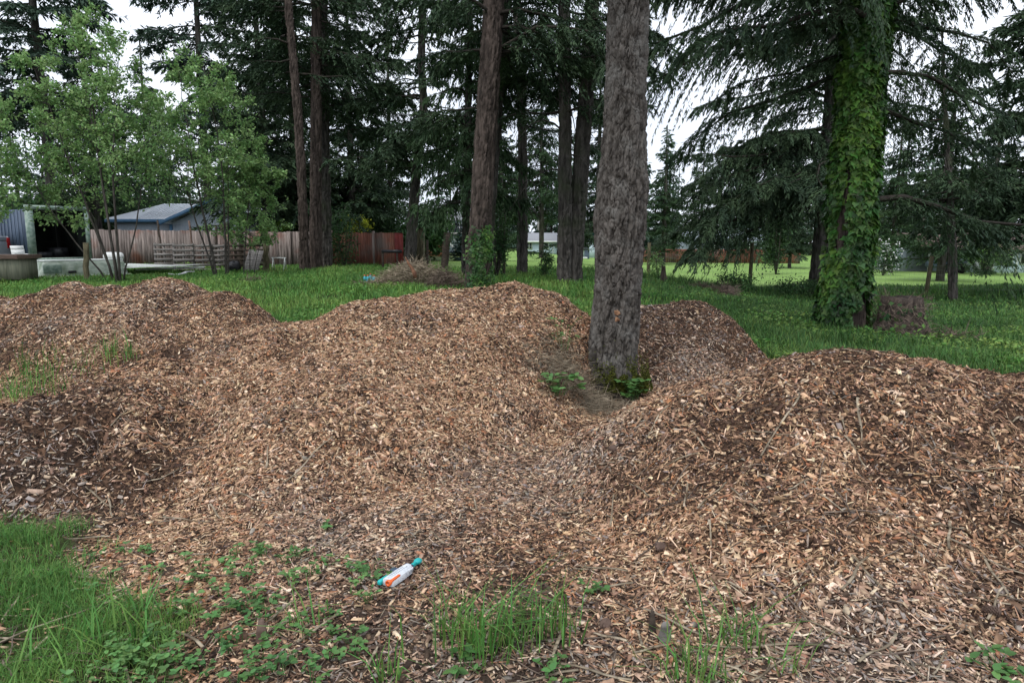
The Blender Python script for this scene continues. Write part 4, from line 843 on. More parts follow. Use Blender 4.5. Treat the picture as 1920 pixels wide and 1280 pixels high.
b = PG(1093, 87); G = Geo().box((b[0], b[1], b[2] + .1), (1.1, .5, .2)); tag(G.build('white_slab', M['white'], loc=b, bevel=.05), 'low white slab on the lawn left of the rubbish bin', 'slab')
# pale two storey house with outside stairs
Y = 74; xl, xr = XP(806, Y, 0), XP(905, Y, 0); zg = gz(xl, Y); z1 = ZP(412, Y); loc = (xl, Y, zg)
h = thing('stair_house', 'pale two storey house with a deck and outside stairs, left of the vine-footed trunk', 'house', loc)
Geo().box2((xl, Y, zg - .5), (xr, Y + 8, z1)).build('wall', M['paleblue'], h, loc=loc)
G = Geo(); G.add([[xl - .5, Y - .6, z1], [xr + .5, Y - .6, z1], [xr + .5, Y + 4, z1 + 1.9], [xl - .5, Y + 4, z1 + 1.9], [xr + .5, Y + 8.6, z1], [xl - .5, Y + 8.6, z1]], [[0, 1, 2, 3], [3, 2, 4, 5]]); o = G.build('roof', M['shingle'], h, loc=loc); md = o.modifiers.new('s', 'SOLIDIFY'); md.thickness = .15
zd = ZP(436, Y - 1.5); G = Geo(); G.box2((XP(828, Y, 0), Y - 1.8, zd - .2), (xr, Y - .01, zd)); G.build('deck', M['conc'], h, loc=loc)
G = Geo(); a, b2 = (XP(812, Y - 1.8, 2), Y - 1.8, zd + .9), (XP(850, Y - 1.8, 0), Y - 1.8, zg + .6)
G.bar((XP(826, Y - 1.8, 2), Y - 1.7, zd - .1), (XP(858, Y - 1.8, 0), Y - 1.7, zg), .08, .28); G.bar((XP(826, Y - 1.8, 2), Y - 1.9, zd + .8), (XP(858, Y - 1.8, 0), Y - 1.9, zg + .9), .06, .08); G.build('stairs', M['white'], h, loc=loc)
win(h, loc, XP(849, Y, 1), Y, ZP(428, Y), .8, .9); win(h, loc, XP(862, Y, 1), Y, ZP(428, Y), .8, .9); win(h, loc, XP(893, Y, 1), Y, ZP(446, Y), .7, .7)
rng = rngf(75)
def far_fence(pa, pb, ht, label, m, seed):
    G = Geo(); row_planks(G, pa, pb, lambda x, y: gz(x, y) - .1, lambda s: (gz(pa[0] + (pb[0] - pa[0]) * s, pa[1] + (pb[1] - pa[1]) * s) + ht), w=.2, rng=rngf(seed)); t = thing('plank_fence', label, 'fence', pa); G.build('planks', M[m], t, loc=pa)
    G = Geo()
    for k in range(5): p = np.array(pa) + (np.array(pb) - np.array(pa)) * (k + .5) / 5; Geo().box((p[0], p[1] + .1, gz(p[0], p[1]) + ht / 2), (.12, .12, ht)).build('fence_post', M[m], t, loc=pa)
far_fence(PG(796, 58), PG(836, 58), .95, 'short orange brown plank fence in front of the pale stair house', 'orange_fence', 76)
far_fence(PG(1205, 76), PG(1500, 72), 1.45, 'long red brown plank fence along the far side of the lawn', 'plank_red', 77)
# blue house half hidden behind boughs
Y = 88; xl, xr = XP(1290, Y, 0), XP(1432, Y, 0); zg = gz(xl, Y); z1 = ZP(452, Y); loc = (xl, Y, zg)
h = thing('far_house', 'blue house behind the far fence, half hidden by drooping boughs', 'house', loc); Geo().box2((xl, Y, zg - .4), (xr, Y + 7, z1)).build('wall', M['siding'], h, loc=loc)
G = Geo(); G.add([[xl - .5, Y - .5, z1], [xr + .5, Y - .5, z1], [xr + .5, Y + 3.5, z1 + 1.7], [xl - .5, Y + 3.5, z1 + 1.7], [xr + .5, Y + 7.5, z1], [xl - .5, Y + 7.5, z1]], [[0, 1, 2, 3], [3, 2, 4, 5]]); o = G.build('roof', M['siding'], h, loc=loc); md = o.modifiers.new('s', 'SOLIDIFY'); md.thickness = .15
win(h, loc, XP(1340, Y, 1), Y, ZP(462, Y), 1.3, .8); win(h, loc, XP(1395, Y, 1), Y, ZP(462, Y), 1.3, .8)
# long pale house at right
Y = 50; xl, xr = XP(1742, Y, 0), XP(1990, Y, 0); zg = gz(xl, Y); z1 = ZP(467, Y); loc = (xl, Y, zg)
h = thing('ranch_house', 'long low pale house with brown roof at the far right of the lawn', 'house', loc)
Geo().box2((xl + 2.2, Y, zg - .4), (xr, Y + 8, z1)).build('wall', M['paleblue'], h, loc=loc); Geo().box2((xl, Y + 3, zg - .4), (xl + 2.15, Y + 8, z1)).build('carport_wall', M['siding'], h, loc=loc); Geo().box2((xl, Y, zg - .2), (xl + .14, Y + .14, z1)).build('carport_post', M['white'], h, loc=loc)
G = Geo(); G.add([[xl - .4, Y - .6, z1], [xr + .5, Y - .6, z1], [xr + .5, Y + 4, z1 + 1.2], [xl - .4, Y + 4, z1 + 1.2], [xr + .5, Y + 8.6, z1], [xl - .4, Y + 8.6, z1]], [[0, 1, 2, 3], [3, 2, 4, 5]]); o = G.build('roof', M['shingle_brown'], h, loc=loc); md = o.modifiers.new('s', 'SOLIDIFY'); md.thickness = .15
for px in (1838, 1885, 1930): win(h, loc, XP(px, Y, 1), Y, ZP(485, Y), 1.1, .7)
for px in (1862, 1906): Geo().box2((XP(px, Y, 0) - .06, Y - .05, zg), (XP(px, Y, 0) + .06, Y - .005, z1 - .05)).build('downspout', M['white'], h, loc=loc)
b = PG(1772, 49); t = thing('parked_car', 'dark blue grey car parked under the carport of the long pale house', 'car', b)
G = Geo(); G.box((0, 0, .62), (2.1, 1.6, .5)); G.build('body', M['navy'], t, bevel=.12); Geo().box((-.1, 0, 1.05), (1.3, 1.4, .42), taper=.2).build('cabin', M['glass'], t, bevel=.06)
for x in (-.7, .7): Geo().tube([(x, -.82, .32), (x, -.6, .32)], .32, 16).build('wheel', M['rubber'], t)
for x in (-.9, .9): Geo().box((x, -.81, .66), (.22, .02, .12)).build('headlight', M['white'], t)
for px, rz, lab in ((1838, .5, 'white lawn chair nearer the carport of the long pale house'), (1851, -.6, 'white lawn chair right beside the round green tree')):
    b = PG(px, 47.5); t = thing('lawn_chair', lab, 'chair', b, rz=rz, group='white lawn chairs'); Geo().box((0, 0, .4), (.5, .5, .05)).build('seat', M['white'], t); Geo().bar((0, .25, .4), (0, .42, .95), .5, .05).build('backrest', M['white'], t)
    for x in (-.22, .22):
        Geo().bar((x, -.25, 0), (x, .2, .6), .05, .05).build('leg', M['white'], t); Geo().bar((x, .3, 0), (x, -.25, .6), .05, .05).build('leg', M['white'], t)
# utility pole and lines
p = PG(1010, 118); zt_ = ZP(388, 118); t = thing('utility_pole', 'pale utility pole with white transformer rising behind the blue house', 'pole', p)
Geo().tube([(p[0], p[1], p[2]), (p[0], p[1], zt_)], [.3, .22], 10).build('pole', M['conc'], t, loc=p); Geo().tube([(p[0] - .75, p[1], ZP(398, 118)), (p[0] - .75, p[1], ZP(405, 118))], .42, 12).build('transformer', M['white'], t, loc=p); Geo().box((p[0], p[1], zt_ - .5), (2.2, .15, .15)).build('crossarm', M['darkwood'], t, loc=p)
for k, (ya, yb, nm) in enumerate(((366, 372, 'uppermost'), (387, 384, 'middle'), (402, 408, 'lowest'))):
    a, b2 = np.array(PP(960, ya + 6, 110)), np.array(PP(1960, yb - 8, 84)); s = np.linspace(0, 1, 20)[:, None]; P = a + (b2 - a) * s; P[:, 2] -= 1.2 * np.sin(s[:, 0] * math.pi)
    tag(Geo().tube(P, .022, 4, cap=False).build('power_line', M['wire'], loc=tuple(a)), nm + ' of the three thin cables strung across behind the right-hand boughs', 'cable', 'power lines')
# ---- shrubs
def shrub(px, Y, hpx, wpx, n, m, label, seed, leaf=.09, cat='shrub', name='leafy_shrub', stems=7, rnd=False, flowers=None, trunk=None):
    rng = rngf(seed); b = PG(px, Y); Hh = hpx / 1280 * Y; W = wpx / 2 / 1280 * Y; t = thing(name, label, cat, b)
    GS = Geo(); C = []; zc = (Hh * .58 if rnd else Hh * .5); tips = []
    for i in range(stems):
        a = rng.uniform(0, 6.28); e = np.array([math.cos(a) * W * rng.uniform(.2, .75), math.sin(a) * W * .6, Hh * rng.uniform(.6, .95)]); s = np.linspace(0, 1, 6)[:, None]
        P = e * s + np.array([e[0] * .2, e[1] * .2, 0]) * np.sin(s * 3.14); r0 = .012 * Hh if not trunk else trunk; GS.tube(P, np.linspace(r0, r0 * .3, 6), 5); tips.append(P)
        for k in range(5): q = P[rng.integers(2, 6)]; GS.tube([q, q + rng.normal(0, .22, 3) * np.array([W, W, Hh * .4])], [r0 * .3, .003], 3, cap=False)
    k = 26; cc = rng.normal(0, 1, (k, 3)); cc = unit(cc) * rng.uniform(.35, 1, (k, 1)) ** .6; cc = cc * np.array([W * .8, W * .7, Hh * (.36 if rnd else .42)]) + np.array([0, 0, zc])
    ci = rng.integers(0, k, n); p = cc[ci] + rng.normal(0, 1, (n, 3)) * np.array([W, W, Hh * .7]) * .17; p[:, 2] = np.abs(p[:, 2])
    G = Geo(); d = unit(rng.normal(0, 1, (n, 3)) + np.array([0, 0, .2])); kites(G, p, d, unit(rng.normal(0, .7, (n, 3)) + np.array([0, 0, 1])), leaf * rng.uniform(.6, 1.3, n), leaf * .6)
    GS.build('stems', M['bark_thin'], t); G.build('foliage', M[m], t)
    if flowers: G = Geo(); q = p[:flowers] * 1.05 + np.array([0, -.08 * W, 0]); kites(G, q, d[:flowers], unit(rng.normal(0, 1, (flowers, 3))), leaf * .9, leaf * .8); G.build('flowers', M['petal'], t)
    return t
shrub(1020, 21.5, 62, 42, 900, 'shrubleaf', 'dark leafy shrub between the wavy trunk and the forked pair', 81, .07)
shrub(930, 21, 130, 58, 2600, 'shrubleaf', 'tall loose shrub just right of the vine-footed trunk', 82, .08, stems=12)
shrub(526, 36, 24, 58, 900, 'limeleaf', 'lime green bush peeping over the fence left of the bowed trunk', 83, .14, rnd=True).location.z += 1.55
shrub(672, 36, 30, 60, 900, 'yellowleaf', 'yellow flowering bush peeping over the red stained fence', 84, .12, rnd=True).location.z += 1.45
shrub(1655, 44, 58, 66, 2600, 'shrubleaf', 'bush covered with white blossom right of the ivy-wrapped trunk', 85, .13, rnd=True, flowers=420, name='flowering_bush')
shrub(1842, 46.5, 66, 96, 3000, 'leaf', 'small round green tree in front of the long pale house', 86, .13, rnd=True, name='small_tree', cat='tree', stems=6, trunk=.07)
shrub(1446, 66, 30, 44, 900, 'leaf', 'light green bush on the lawn before the far red brown fence', 87, .18, rnd=True)
shrub(1232, 27, 48, 36, 700, 'leaf', 'pale green sapling by the stump right of the big trunk', 88, .08, stems=4)
shrub(1372, 23.5, 42, 100, 1800, 'shrubleaf', 'low bramble thicket at the foot of the leaning wire fence post', 89, .08, stems=10)
shrub(1500, 24.5, 36, 120, 1800, 'shrubleaf', 'low dark bramble thicket at the foot of the drooping fir', 90, .08, stems=10)
shrub(1455, 46, 100, 70, 3000, 'fir_mid', 'grey green bushy tree across the fence behind the drooping boughs', 91, .2, rnd=True, name='small_tree', cat='tree', stems=7, trunk=.06)
shrub(645, 30.5, 110, 60, 1800, 'shrubleaf', 'thin young tree growing in front of the red stained fence', 92, .11, stems=4, name='small_tree', cat='tree')
for i, (px, Y, hp, wp, mt, lab) in enumerate([(60, 40, 115, 190, 'shrubleaf', 'dense dark thicket behind the box trailer'), (185, 47, 130, 170, 'fir_mid', 'green thicket behind the left end of the shed'), (300, 50, 150, 190, 'shrubleaf', 'dark thicket rising over the shed roof'),
        (440, 50, 150, 190, 'shrubleaf', 'dark thicket behind the gabled end of the shed'), (545, 40, 130, 130, 'shrubleaf', 'dark thicket behind the lime green bush'), (690, 40, 120, 170, 'fir_mid', 'green thicket behind the yellow bush'), (790, 44, 95, 120, 'shrubleaf', 'thicket behind the narrow outhouse')]):
    shrub(px, Y, hp, wp, 5200, mt, lab, 120 + i, .26, name='thicket', stems=9)
b = PG(864, 44); t = proto_fir(95, 58 / 1280 * 46, .75, .05, 90, 'small blue grey spruce in front of the pale stair house', 'spruce', qn=420, ql=.13, qw=.05, weep=.1, r=.04); t.name = 'spruce_tree'; t.location = b
# ------------------------------------------------------------------ near plants and small things
def hit(px, py):
    """where the sight line through a photo pixel meets the ground or a heap"""
    Ys = np.arange(1.6, 45, .02); dy = (640 - py) / 1280; z = H + Ys * (-sp + dy * cp) / (cp + dy * sp); x = (px - 960) / 1280 * (Ys * cp + (H - z) * sp)
    k = np.argmax(z < top_z(x, Ys)); return (float(x[k]), float(Ys[k]), float(top_z(x[k], Ys[k])))
def blades(G, x, y, z, rng, L, W, leanv=.35, bend=.5):
    n = len(x); a = rng.uniform(0, 6.283, n); D = np.stack([np.cos(a), np.sin(a), 0 * a], -1); S_ = np.stack([-np.sin(a), np.cos(a), 0 * a], -1)
    ln = np.abs(rng.normal(0, leanv, n))[:, None]; L = L[:, None]; W = W[:, None]; p = np.stack([x, y, z - .005], -1); up = np.array([0, 0, 1.])
    bd = bend * rng.random((n, 1)); V = np.empty((n, 5, 3))
    m = p + up * L * .55 + D * L * (.55 * ln); tp = p + up * L * (1 - .35 * bd) + D * L * (ln + bd)
    V[:, 0] = p - S_ * W / 2; V[:, 1] = p + S_ * W / 2; V[:, 2] = m + S_ * W * .42; V[:, 3] = m - S_ * W * .42; V[:, 4] = tp
    k = np.arange(n)[:, None] * 5; G.add(V.reshape(-1, 3), k + np.array([[0, 1, 2, 3]]), k + np.array([[3, 2, 4]]))
def in_heap(x, y):
    r = np.zeros(len(x), bool)
    for j in HEAPS: r |= heap_h(j, x, y) > .0
    return r
# rough grass of the yard
rng = rngf(201); n = 260000; d = np.exp(rng.uniform(math.log(8), math.log(32), n)); px = rng.uniform(-160, 2080, n); x = (px - 960) / 1280 * d; y = d
ok = (rng.random(n) < 1 - chip_zone(x, y)) & ~in_heap(x, y) & (lawn_zone(x, y) < .5); cl = fbm(x * 1.2, y * 1.2, 0, 205, 3); ok &= rng.random(n) < (.25 + 1.5 * cl)
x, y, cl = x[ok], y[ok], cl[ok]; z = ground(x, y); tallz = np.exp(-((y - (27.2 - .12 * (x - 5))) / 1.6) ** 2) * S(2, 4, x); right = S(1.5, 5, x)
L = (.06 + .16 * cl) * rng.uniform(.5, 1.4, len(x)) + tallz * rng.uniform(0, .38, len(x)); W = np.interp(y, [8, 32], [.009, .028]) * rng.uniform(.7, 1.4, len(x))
sel = rng.random(len(x)) < right * .85  # right-hand blades take the colour with tree shade painted in
for m_, s_, nm, lab in ((~sel, 'grass', 'rough_grass', ''), (sel, 'grass_dark', 'shade_tinted_grass', '')):
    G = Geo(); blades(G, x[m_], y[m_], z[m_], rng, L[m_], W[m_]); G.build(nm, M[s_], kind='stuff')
# low broad weeds among the grass
n = 90000; d = np.exp(rng.uniform(math.log(8), math.log(28), n)); px = rng.uniform(-160, 2080, n); x = (px - 960) / 1280 * d; y = d; f_ = fbm(x * .8, y * .8, 3, 207, 3)
ok = (rng.random(n) < 1 - chip_zone(x, y)) & ~in_heap(x, y) & (lawn_zone(x, y) < .3) & (f_ > .5); x, y, f_ = x[ok], y[ok], f_[ok]; n = len(x)
G = Geo(); c = np.stack([x, y, ground(x, y) + rng.uniform(.02, .16, n) * (f_ - .3) * 2.4], -1); dd_ = unit(rng.normal(0, 1, (n, 3)) * np.array([1, 1, .35])); kites(G, c, dd_, unit(rng.normal(0, .4, (n, 3)) + np.array([0, 0, 1])), rng.uniform(.04, .09, n), rng.uniform(.03, .06, n)); G.build('low_weeds', M['grass'], kind='stuff')
# front lawn corner
n = 105000; x = rng.uniform(-3.9, -.9, n); y = rng.uniform(2.0, 4.0, n); gfr = grass_front(x, y); ok = (rng.random(n) < gfr * np.clip(2.6 * fbm(x * 4, y * 4, 0, 210, 3) - .75, .05, 1)) & ~(heap_h('A', x, y) > .03); x, y = x[ok], y[ok]; n = len(x)
G = Geo(); blades(G, x, y, top_z(x, y), rng, rng.uniform(.025, .085, n) * (.6 + .9 * fbm(x * 2, y * 2, 0, 211, 2)), rng.uniform(.0018, .004, n), .45, .7); G.build('front_grass', M['grass'], kind='stuff')
# straw in the front lawn and pale litter along the bottom edge
n = 5200; x = rng.uniform(-3.2, 3.4, n); y = rng.uniform(1.75, 3.3, n); ok = rng.random(n) < np.clip(.9 * np.exp(-((y - 2.15) / .32) ** 2) + .35 * grass_front(x, y), 0, 1); x, y = x[ok], y[ok]; n = len(x)
G = Geo(); a = rng.uniform(0, 6.283, n); c = np.stack([x, y, top_z(x, y) + rng.uniform(.002, .02, n)], -1); dd_ = unit(np.stack([np.cos(a), np.sin(a), rng.normal(0, .15, n)], -1)); kites(G, c, dd_, unit(rng.normal(0, .3, (n, 3)) + np.array([0, 0, 1])), rng.uniform(.03, .13, n), rng.uniform(.0015, .004, n)); G.build('straw_litter', M['straw'], kind='stuff')
# fallen twigs and longer splinters on the heaps
G = Geo(); G2 = Geo(); rng = rngf(222)
for i in range(330):
    px, py = rng.uniform(-40, 1960), 540 + 740 * rng.random() ** .8; p = np.array(hit(px, py)); 
    if p[1] > 12: continue
    l = rng.uniform(.07, .30) * (1 if rng.random() < .85 else 1.9); a = rng.uniform(0, 6.283); s = np.linspace(-.5, .5, 6); q = np.stack([p[0] + np.cos(a) * s * l, p[1] + np.sin(a) * s * l + .03 * l * np.sin(s * 7), 0 * s], 1); q[:, 2] = top_z(q[:, 0], q[:, 1]) + .012 + rng.uniform(-.005, .02) * (s + .5)
    if rng.random() < .55: G.tube(q, rng.uniform(.0018, .004), 5)
    else:
        for k in range(5): G2.bar(q[k], q[k + 1], rng.uniform(.006, .013), .004)
G.build('fallen_twigs', M['twig'], kind='stuff'); G2.build('long_splinters', M['straw'], kind='stuff')
# grass clumps that can be told apart
def clump(px, py, n, L, label, seed, W=.0065, spread=.05, m='grass', lean=.4):
    rng = rngf(seed); b = np.array(hit(px, py)); x = rng.normal(0, spread, n); y = rng.normal(0, spread * .8, n); G = Geo(); z = top_z(b[0] + x, b[1] + y) - b[2]
    blades(G, x, y, z, rng, 1.35 * L * rng.uniform(.45, 1.15, n), W * rng.uniform(.6, 1.3, n), lean * 1.25, .8); o = G.build('grass_clump', M[m]); o.location = b; return tag(o, label, 'grass clump', 'grass clumps in the wood chips')
clump(905, 1225, 75, .26, 'tallest bright grass clump in the chips below the toy blaster', 301, spread=.085, lean=.25)
clump(960, 1215, 60, .21, 'grass clump at the right side of the tallest clump', 302, spread=.07)
clump(1035, 1195, 60, .20, 'grass clump left of the dark upright wood stub', 303, spread=.06, lean=.2)
clump(850, 1190, 26, .17, 'thin grass clump with a blade arching left, just below the toy blaster', 304, spread=.05, lean=.55)
clump(1385, 1215, 40, .17, 'spreading grass clump right of the dark upright wood stub', 305, spread=.06, lean=.5)
clump(1285, 1278, 55, .17, 'grass clump at the bottom edge below the grey wood stub', 306, spread=.07)
clump(560, 1180, 18, .13, 'sparse grass clump among the broad-leaved weeds', 307, spread=.06, lean=.5)
clump(275, 1160, 42, .17, 'grass clump at the ragged edge of the front lawn', 308, spread=.08, lean=.4)
clump(200, 1215, 46, .18, 'broad-bladed grass clump inside the front lawn', 309, W=.007, spread=.1, lean=.5)
clump(725, 1275, 20, .14, 'small grass clump at the bottom edge left of the tallest clump', 310, spread=.04)
clump(40, 745, 150, .24, 'large grass clump at the left edge between the heaps', 311, W=.007, spread=.22, lean=.25)
clump(70, 705, 90, .26, 'grass clump growing behind the large one at the left edge', 312, W=.007, spread=.16, lean=.25)
clump(222, 668, 70, .22, 'grass clump in the dip between the left and middle heaps', 313, W=.007, spread=.14, lean=.25)
clump(160, 690, 40, .15, 'low thin grass clump left of the dip between the heaps', 314, W=.007, spread=.16, lean=.25)
clump(1480, 1262, 14, .12, 'tiny grass clump near the bottom edge right of centre', 315, spread=.03)
# broad-leaved weeds: a mass at the lower left and single plants
def leafy(G, GS, b, rng, n, r, hmax, leaf):
    for i in range(n):
        a = rng.uniform(0, 6.283); rr = r * math.sqrt(rng.random()); h = hmax * rng.uniform(.3, 1); q = np.array([b[0] + math.cos(a) * rr, b[1] + math.sin(a) * rr, b[2] + h]); GS.tube([np.array(b) + (q - np.array(b)) * np.array([.3, .3, 0]), (np.array(b) + q) / 2 + (0, 0, .2 * h), q], [.0022, .0016, .001], 3, cap=False)
        a0 = rng.uniform(0, 6.283); l = leaf * rng.uniform(.6, 1.25); A = a0 + np.array([-1.15, 0, 1.15]); D = unit(np.stack([np.cos(A), np.sin(A), rng.normal(.05, .2, 3)], -1)); c = np.repeat(q[None], 3, 0)
        k = 3; bb = unit(np.cross(np.array([0, 0, 1.]) + rng.normal(0, .25, (3, 3)), D)); nn_ = np.cross(D, bb); V = np.empty((k, 7, 3)); V[:, 0] = c; V[:, 1] = c + D * l * .28 + bb * l * .30 + nn_ * l * .06; V[:, 2] = c + D * l * .68 + bb * l * .26 + nn_ * l * .05; V[:, 3] = c + D * l; V[:, 4] = c + D * l * .68 - bb * l * .26 + nn_ * l * .05; V[:, 5] = c + D * l * .28 - bb * l * .30 + nn_ * l * .06; V[:, 6] = c + D * l * .5 - nn_ * l * .03
        base = np.arange(k)[:, None] * 7; G.add(V.reshape(-1, 3), base + np.array([[0, 1, 6, 5]]), base + np.array([[1, 2, 6]]), base + np.array([[2, 3, 6]]), base + np.array([[3, 4, 6]]), base + np.array([[4, 5, 6]]))
rng = rngf(330); G, GS = Geo(), Geo()
for i in range(165):
    px, py = rng.uniform(150, 700), rng.uniform(1040, 1290)
    dens = math.exp(-((px - 430) / 130) ** 2 - ((py - 1110) / 60) ** 2) + .9 * math.exp(-((px - 330) / 230) ** 2 - ((py - 1265) / 45) ** 2) + .25
    if rng.random() > dens: continue
    leafy(G, GS, hit(px, py), rng, rng.integers(3, 9), .055, .065, .026)
o = G.build('weed_cover', M['weed'], kind='stuff'); tag(o, 'mass of small broad-leaved weeds at the lower left', 'weeds'); GS.build('stalks', M['weed'], o, kind='stuff')
def weed(px, py, n, r, h, leaf, label, seed):
    rng = rngf(seed); b = hit(px, py); t = thing('weed_plant', label, 'weed', b, group='single weeds in the chips'); G, GS = Geo(), Geo(); leafy(G, GS, b, rng, n, r, h, leaf); G.build('leaves', M['weed'], t, loc=b); GS.build('stalks', M['weed'], t, loc=b)
weed(615, 992, 6, .04, .03, .035, 'tiny weed alone on the bare chips above the toy blaster', 340)
weed(716, 1088, 7, .07, .05, .035, 'narrow leafed weed touching the left side of the toy blaster', 341)
weed(1108, 1112, 8, .06, .06, .034, 'small weed alone right of the tall grass clumps', 342)
weed(1872, 1262, 14, .10, .07, .04, 'broad-leaved weed in the lower right corner', 343)
weed(1040, 1268, 12, .08, .05, .035, 'weed at the bottom edge below the middle grass clumps', 344)
weed(660, 1205, 10, .08, .05, .03, 'weed between the weed mass and the tallest grass clump', 345)
weed(870, 1262, 10, .07, .05, .04, 'broad-leaved weed at the foot of the tallest grass clump', 346)
weed(1188, 752, 22, .13, .22, .08, 'big-leaved seedling in the crook right of the big trunk', 347)
weed(1045, 742, 26, .20, .20, .075, 'big-leaved seedling in the dead grass left of the big trunk', 348)
weed(1055, 660, 16, .18, .35, .045, 'straggling green sprig on the heap left of the big trunk', 349)
# dead grass and moss at the foot of the big trunk
rng = rngf(350); G = Geo(); n = 6500; x = rng.normal(.60, .24, n); y = rng.normal(6.42, .17, n); z = top_z(x, y) + .16 * np.exp(-((x - .7) ** 2 + (y - 6.7) ** 2) / .12) * rng.random(n)
a = rng.uniform(0, 6.28, n); c = np.stack([x, y, z], -1); dd_ = unit(np.stack([np.cos(a), np.sin(a), rng.normal(.0, .25, n)], -1)); kites(G, c, dd_, unit(rng.normal(0, .4, (n, 3)) + np.array([0, 0, 1])), rng.uniform(.06, .28, n), rng.uniform(.002, .005, n))
tag(G.build('dead_grass', M['straw'], kind='stuff'), 'tangle of dead grass at the foot of the big trunk', 'dead grass')
G = Geo(); n = 9000; th = rng.normal(math.radians(285), .55, n); zz = np.abs(rng.normal(0, .13, n)); r_ = .30 + .09 * np.exp(-zz / .3); x = MAIN[0] + np.cos(th) * r_; y = MAIN[1] + np.sin(th) * r_; kk = fbm(th * 6, zz * 14, 0, 9, 3) > .45
c = np.stack([x, y, MAIN[2] + .06 + zz], -1)[kk]; n = len(c); kites(G, c, unit(rng.normal(0, 1, (n, 3))), unit(rng.normal(0, 1, (n, 3))), .016, .016)
G.build('moss', M['moss'], bpy.data.objects['fir_tree'], loc=MAIN)
# ivy: on the massive right fir, and on the foot of the reddish trunk
def ivy(label, axis, n, z0, z1, seed, leaf, halfa=None, patch=.42, rofs=.04, bl=.12, name='climbing_ivy', zfade=None):
    rng = rngf(seed); Z = z0 + (z1 - z0) * rng.random(n); th = rng.uniform(0, 6.283, n) if halfa is None else rng.normal(halfa[0], halfa[1], n); ax = np.array([[p[0], p[1], p[2]] for p in axis[0]]); r = np.interp(Z, ax[:, 2], axis[1]); cx = np.interp(Z, ax[:, 2], ax[:, 0]); cy = np.interp(Z, ax[:, 2], ax[:, 1])
    f_ = fbm(np.cos(th) * 1.6 + 5, np.sin(th) * 1.6, Z * 1.1, seed, 3); ok = f_ > patch - .25 * S(z0 + 1, z0 + 3, Z) - .14 * (1 - S(z0, z0 + .7, Z))
    if zfade: ok &= rng.random(n) < zfade(Z, th)
    Z, th, r, cx, cy = Z[ok], th[ok], r[ok], cx[ok], cy[ok]; n = len(Z); bul = fbm(np.cos(th) * 3, np.sin(th) * 3, Z * 2, seed + 4, 2)
    R_ = r + rofs + (bul * bl) * rng.uniform(.3, 1.15, n); o = np.stack([np.cos(th), np.sin(th), 0 * th], -1); c = np.stack([cx, cy, Z], -1) + o * R_[:, None]
    D = unit(np.array([0, 0, -1.]) + o * .35 + rng.normal(0, .45, (n, 3))); Nn = unit(o + rng.normal(0, .35, (n, 3)) + np.array([0, 0, .45])); b = unit(np.cross(Nn, D)); nn_ = np.cross(D, b); l = (leaf * rng.uniform(.38, 1.3, n))[:, None]
    V = np.empty((n, 8, 3)); V[:, 0] = c; V[:, 1] = c + b * l * .42 - D * l * .12; V[:, 2] = c + b * l * .52 + D * l * .30 + nn_ * l * .02; V[:, 3] = c + b * l * .24 + D * l * .52; V[:, 4] = c + D * l * 1.0 - nn_ * l * .12; V[:, 5] = c - b * l * .24 + D * l * .52; V[:, 6] = c - b * l * .52 + D * l * .30 + nn_ * l * .02; V[:, 7] = c - b * l * .42 - D * l * .12
    k = np.arange(n)[:, None] * 8; G = Geo().add(V.reshape(-1, 3), k + np.array([[0, 1, 2, 3]]), k + np.array([[0, 3, 4, 5]]), k + np.array([[0, 5, 6, 7]])); b0 = tuple(axis[0][0]); t = thing(name, label, 'ivy', b0); G.build('leaves', M['ivy'], t, loc=b0)
    G = Geo()
    for i in range(9):
        a0 = rng.uniform(0, 6.283) if halfa is None else rng.normal(halfa[0], halfa[1]); zz = np.linspace(z0, z0 + (z1 - z0) * rng.uniform(.4, 1), 24); tt = a0 + (fbm(zz * .8, i, 0, seed + 7, 2) - .5) * 1.6; rr = np.interp(zz, ax[:, 2], axis[1]) + .02
        G.tube(np.stack([np.interp(zz, ax[:, 2], ax[:, 0]) + np.cos(tt) * rr, np.interp(zz, ax[:, 2], ax[:, 1]) + np.sin(tt) * rr, zz], 1), .012, 5, cap=False)
    G.build('vines', M['bark_red'], t, loc=b0)
ivy('thick green ivy wrapping the massive right-hand fir from root to crown', (ptsI, [.36, .31, .29, .28, .28, .27, .26, .25]), 40000, ptsI[0][2] + .3, 11.5, 401, .115, patch=.52, bl=.14)
b4, q4 = lean(893, 17.2, 926, 0); p4 = line_pts(b4, q4, 15, 0, 8)
ivy('small patch of ivy climbing the foot of the reddish trunk behind the central heap', (p4, 0.36 * np.interp(np.linspace(0, 1, 8), [0, .12, 1], [1.2, 1, .7])), 1500, b4[2] + .1, b4[2] + 1.6, 402, .08, halfa=(math.radians(288), .42), patch=.3, rofs=.01, bl=.05, zfade=lambda Z, th: 1 - .75 * S(b4[2] + .9, b4[2] + 1.6, Z))
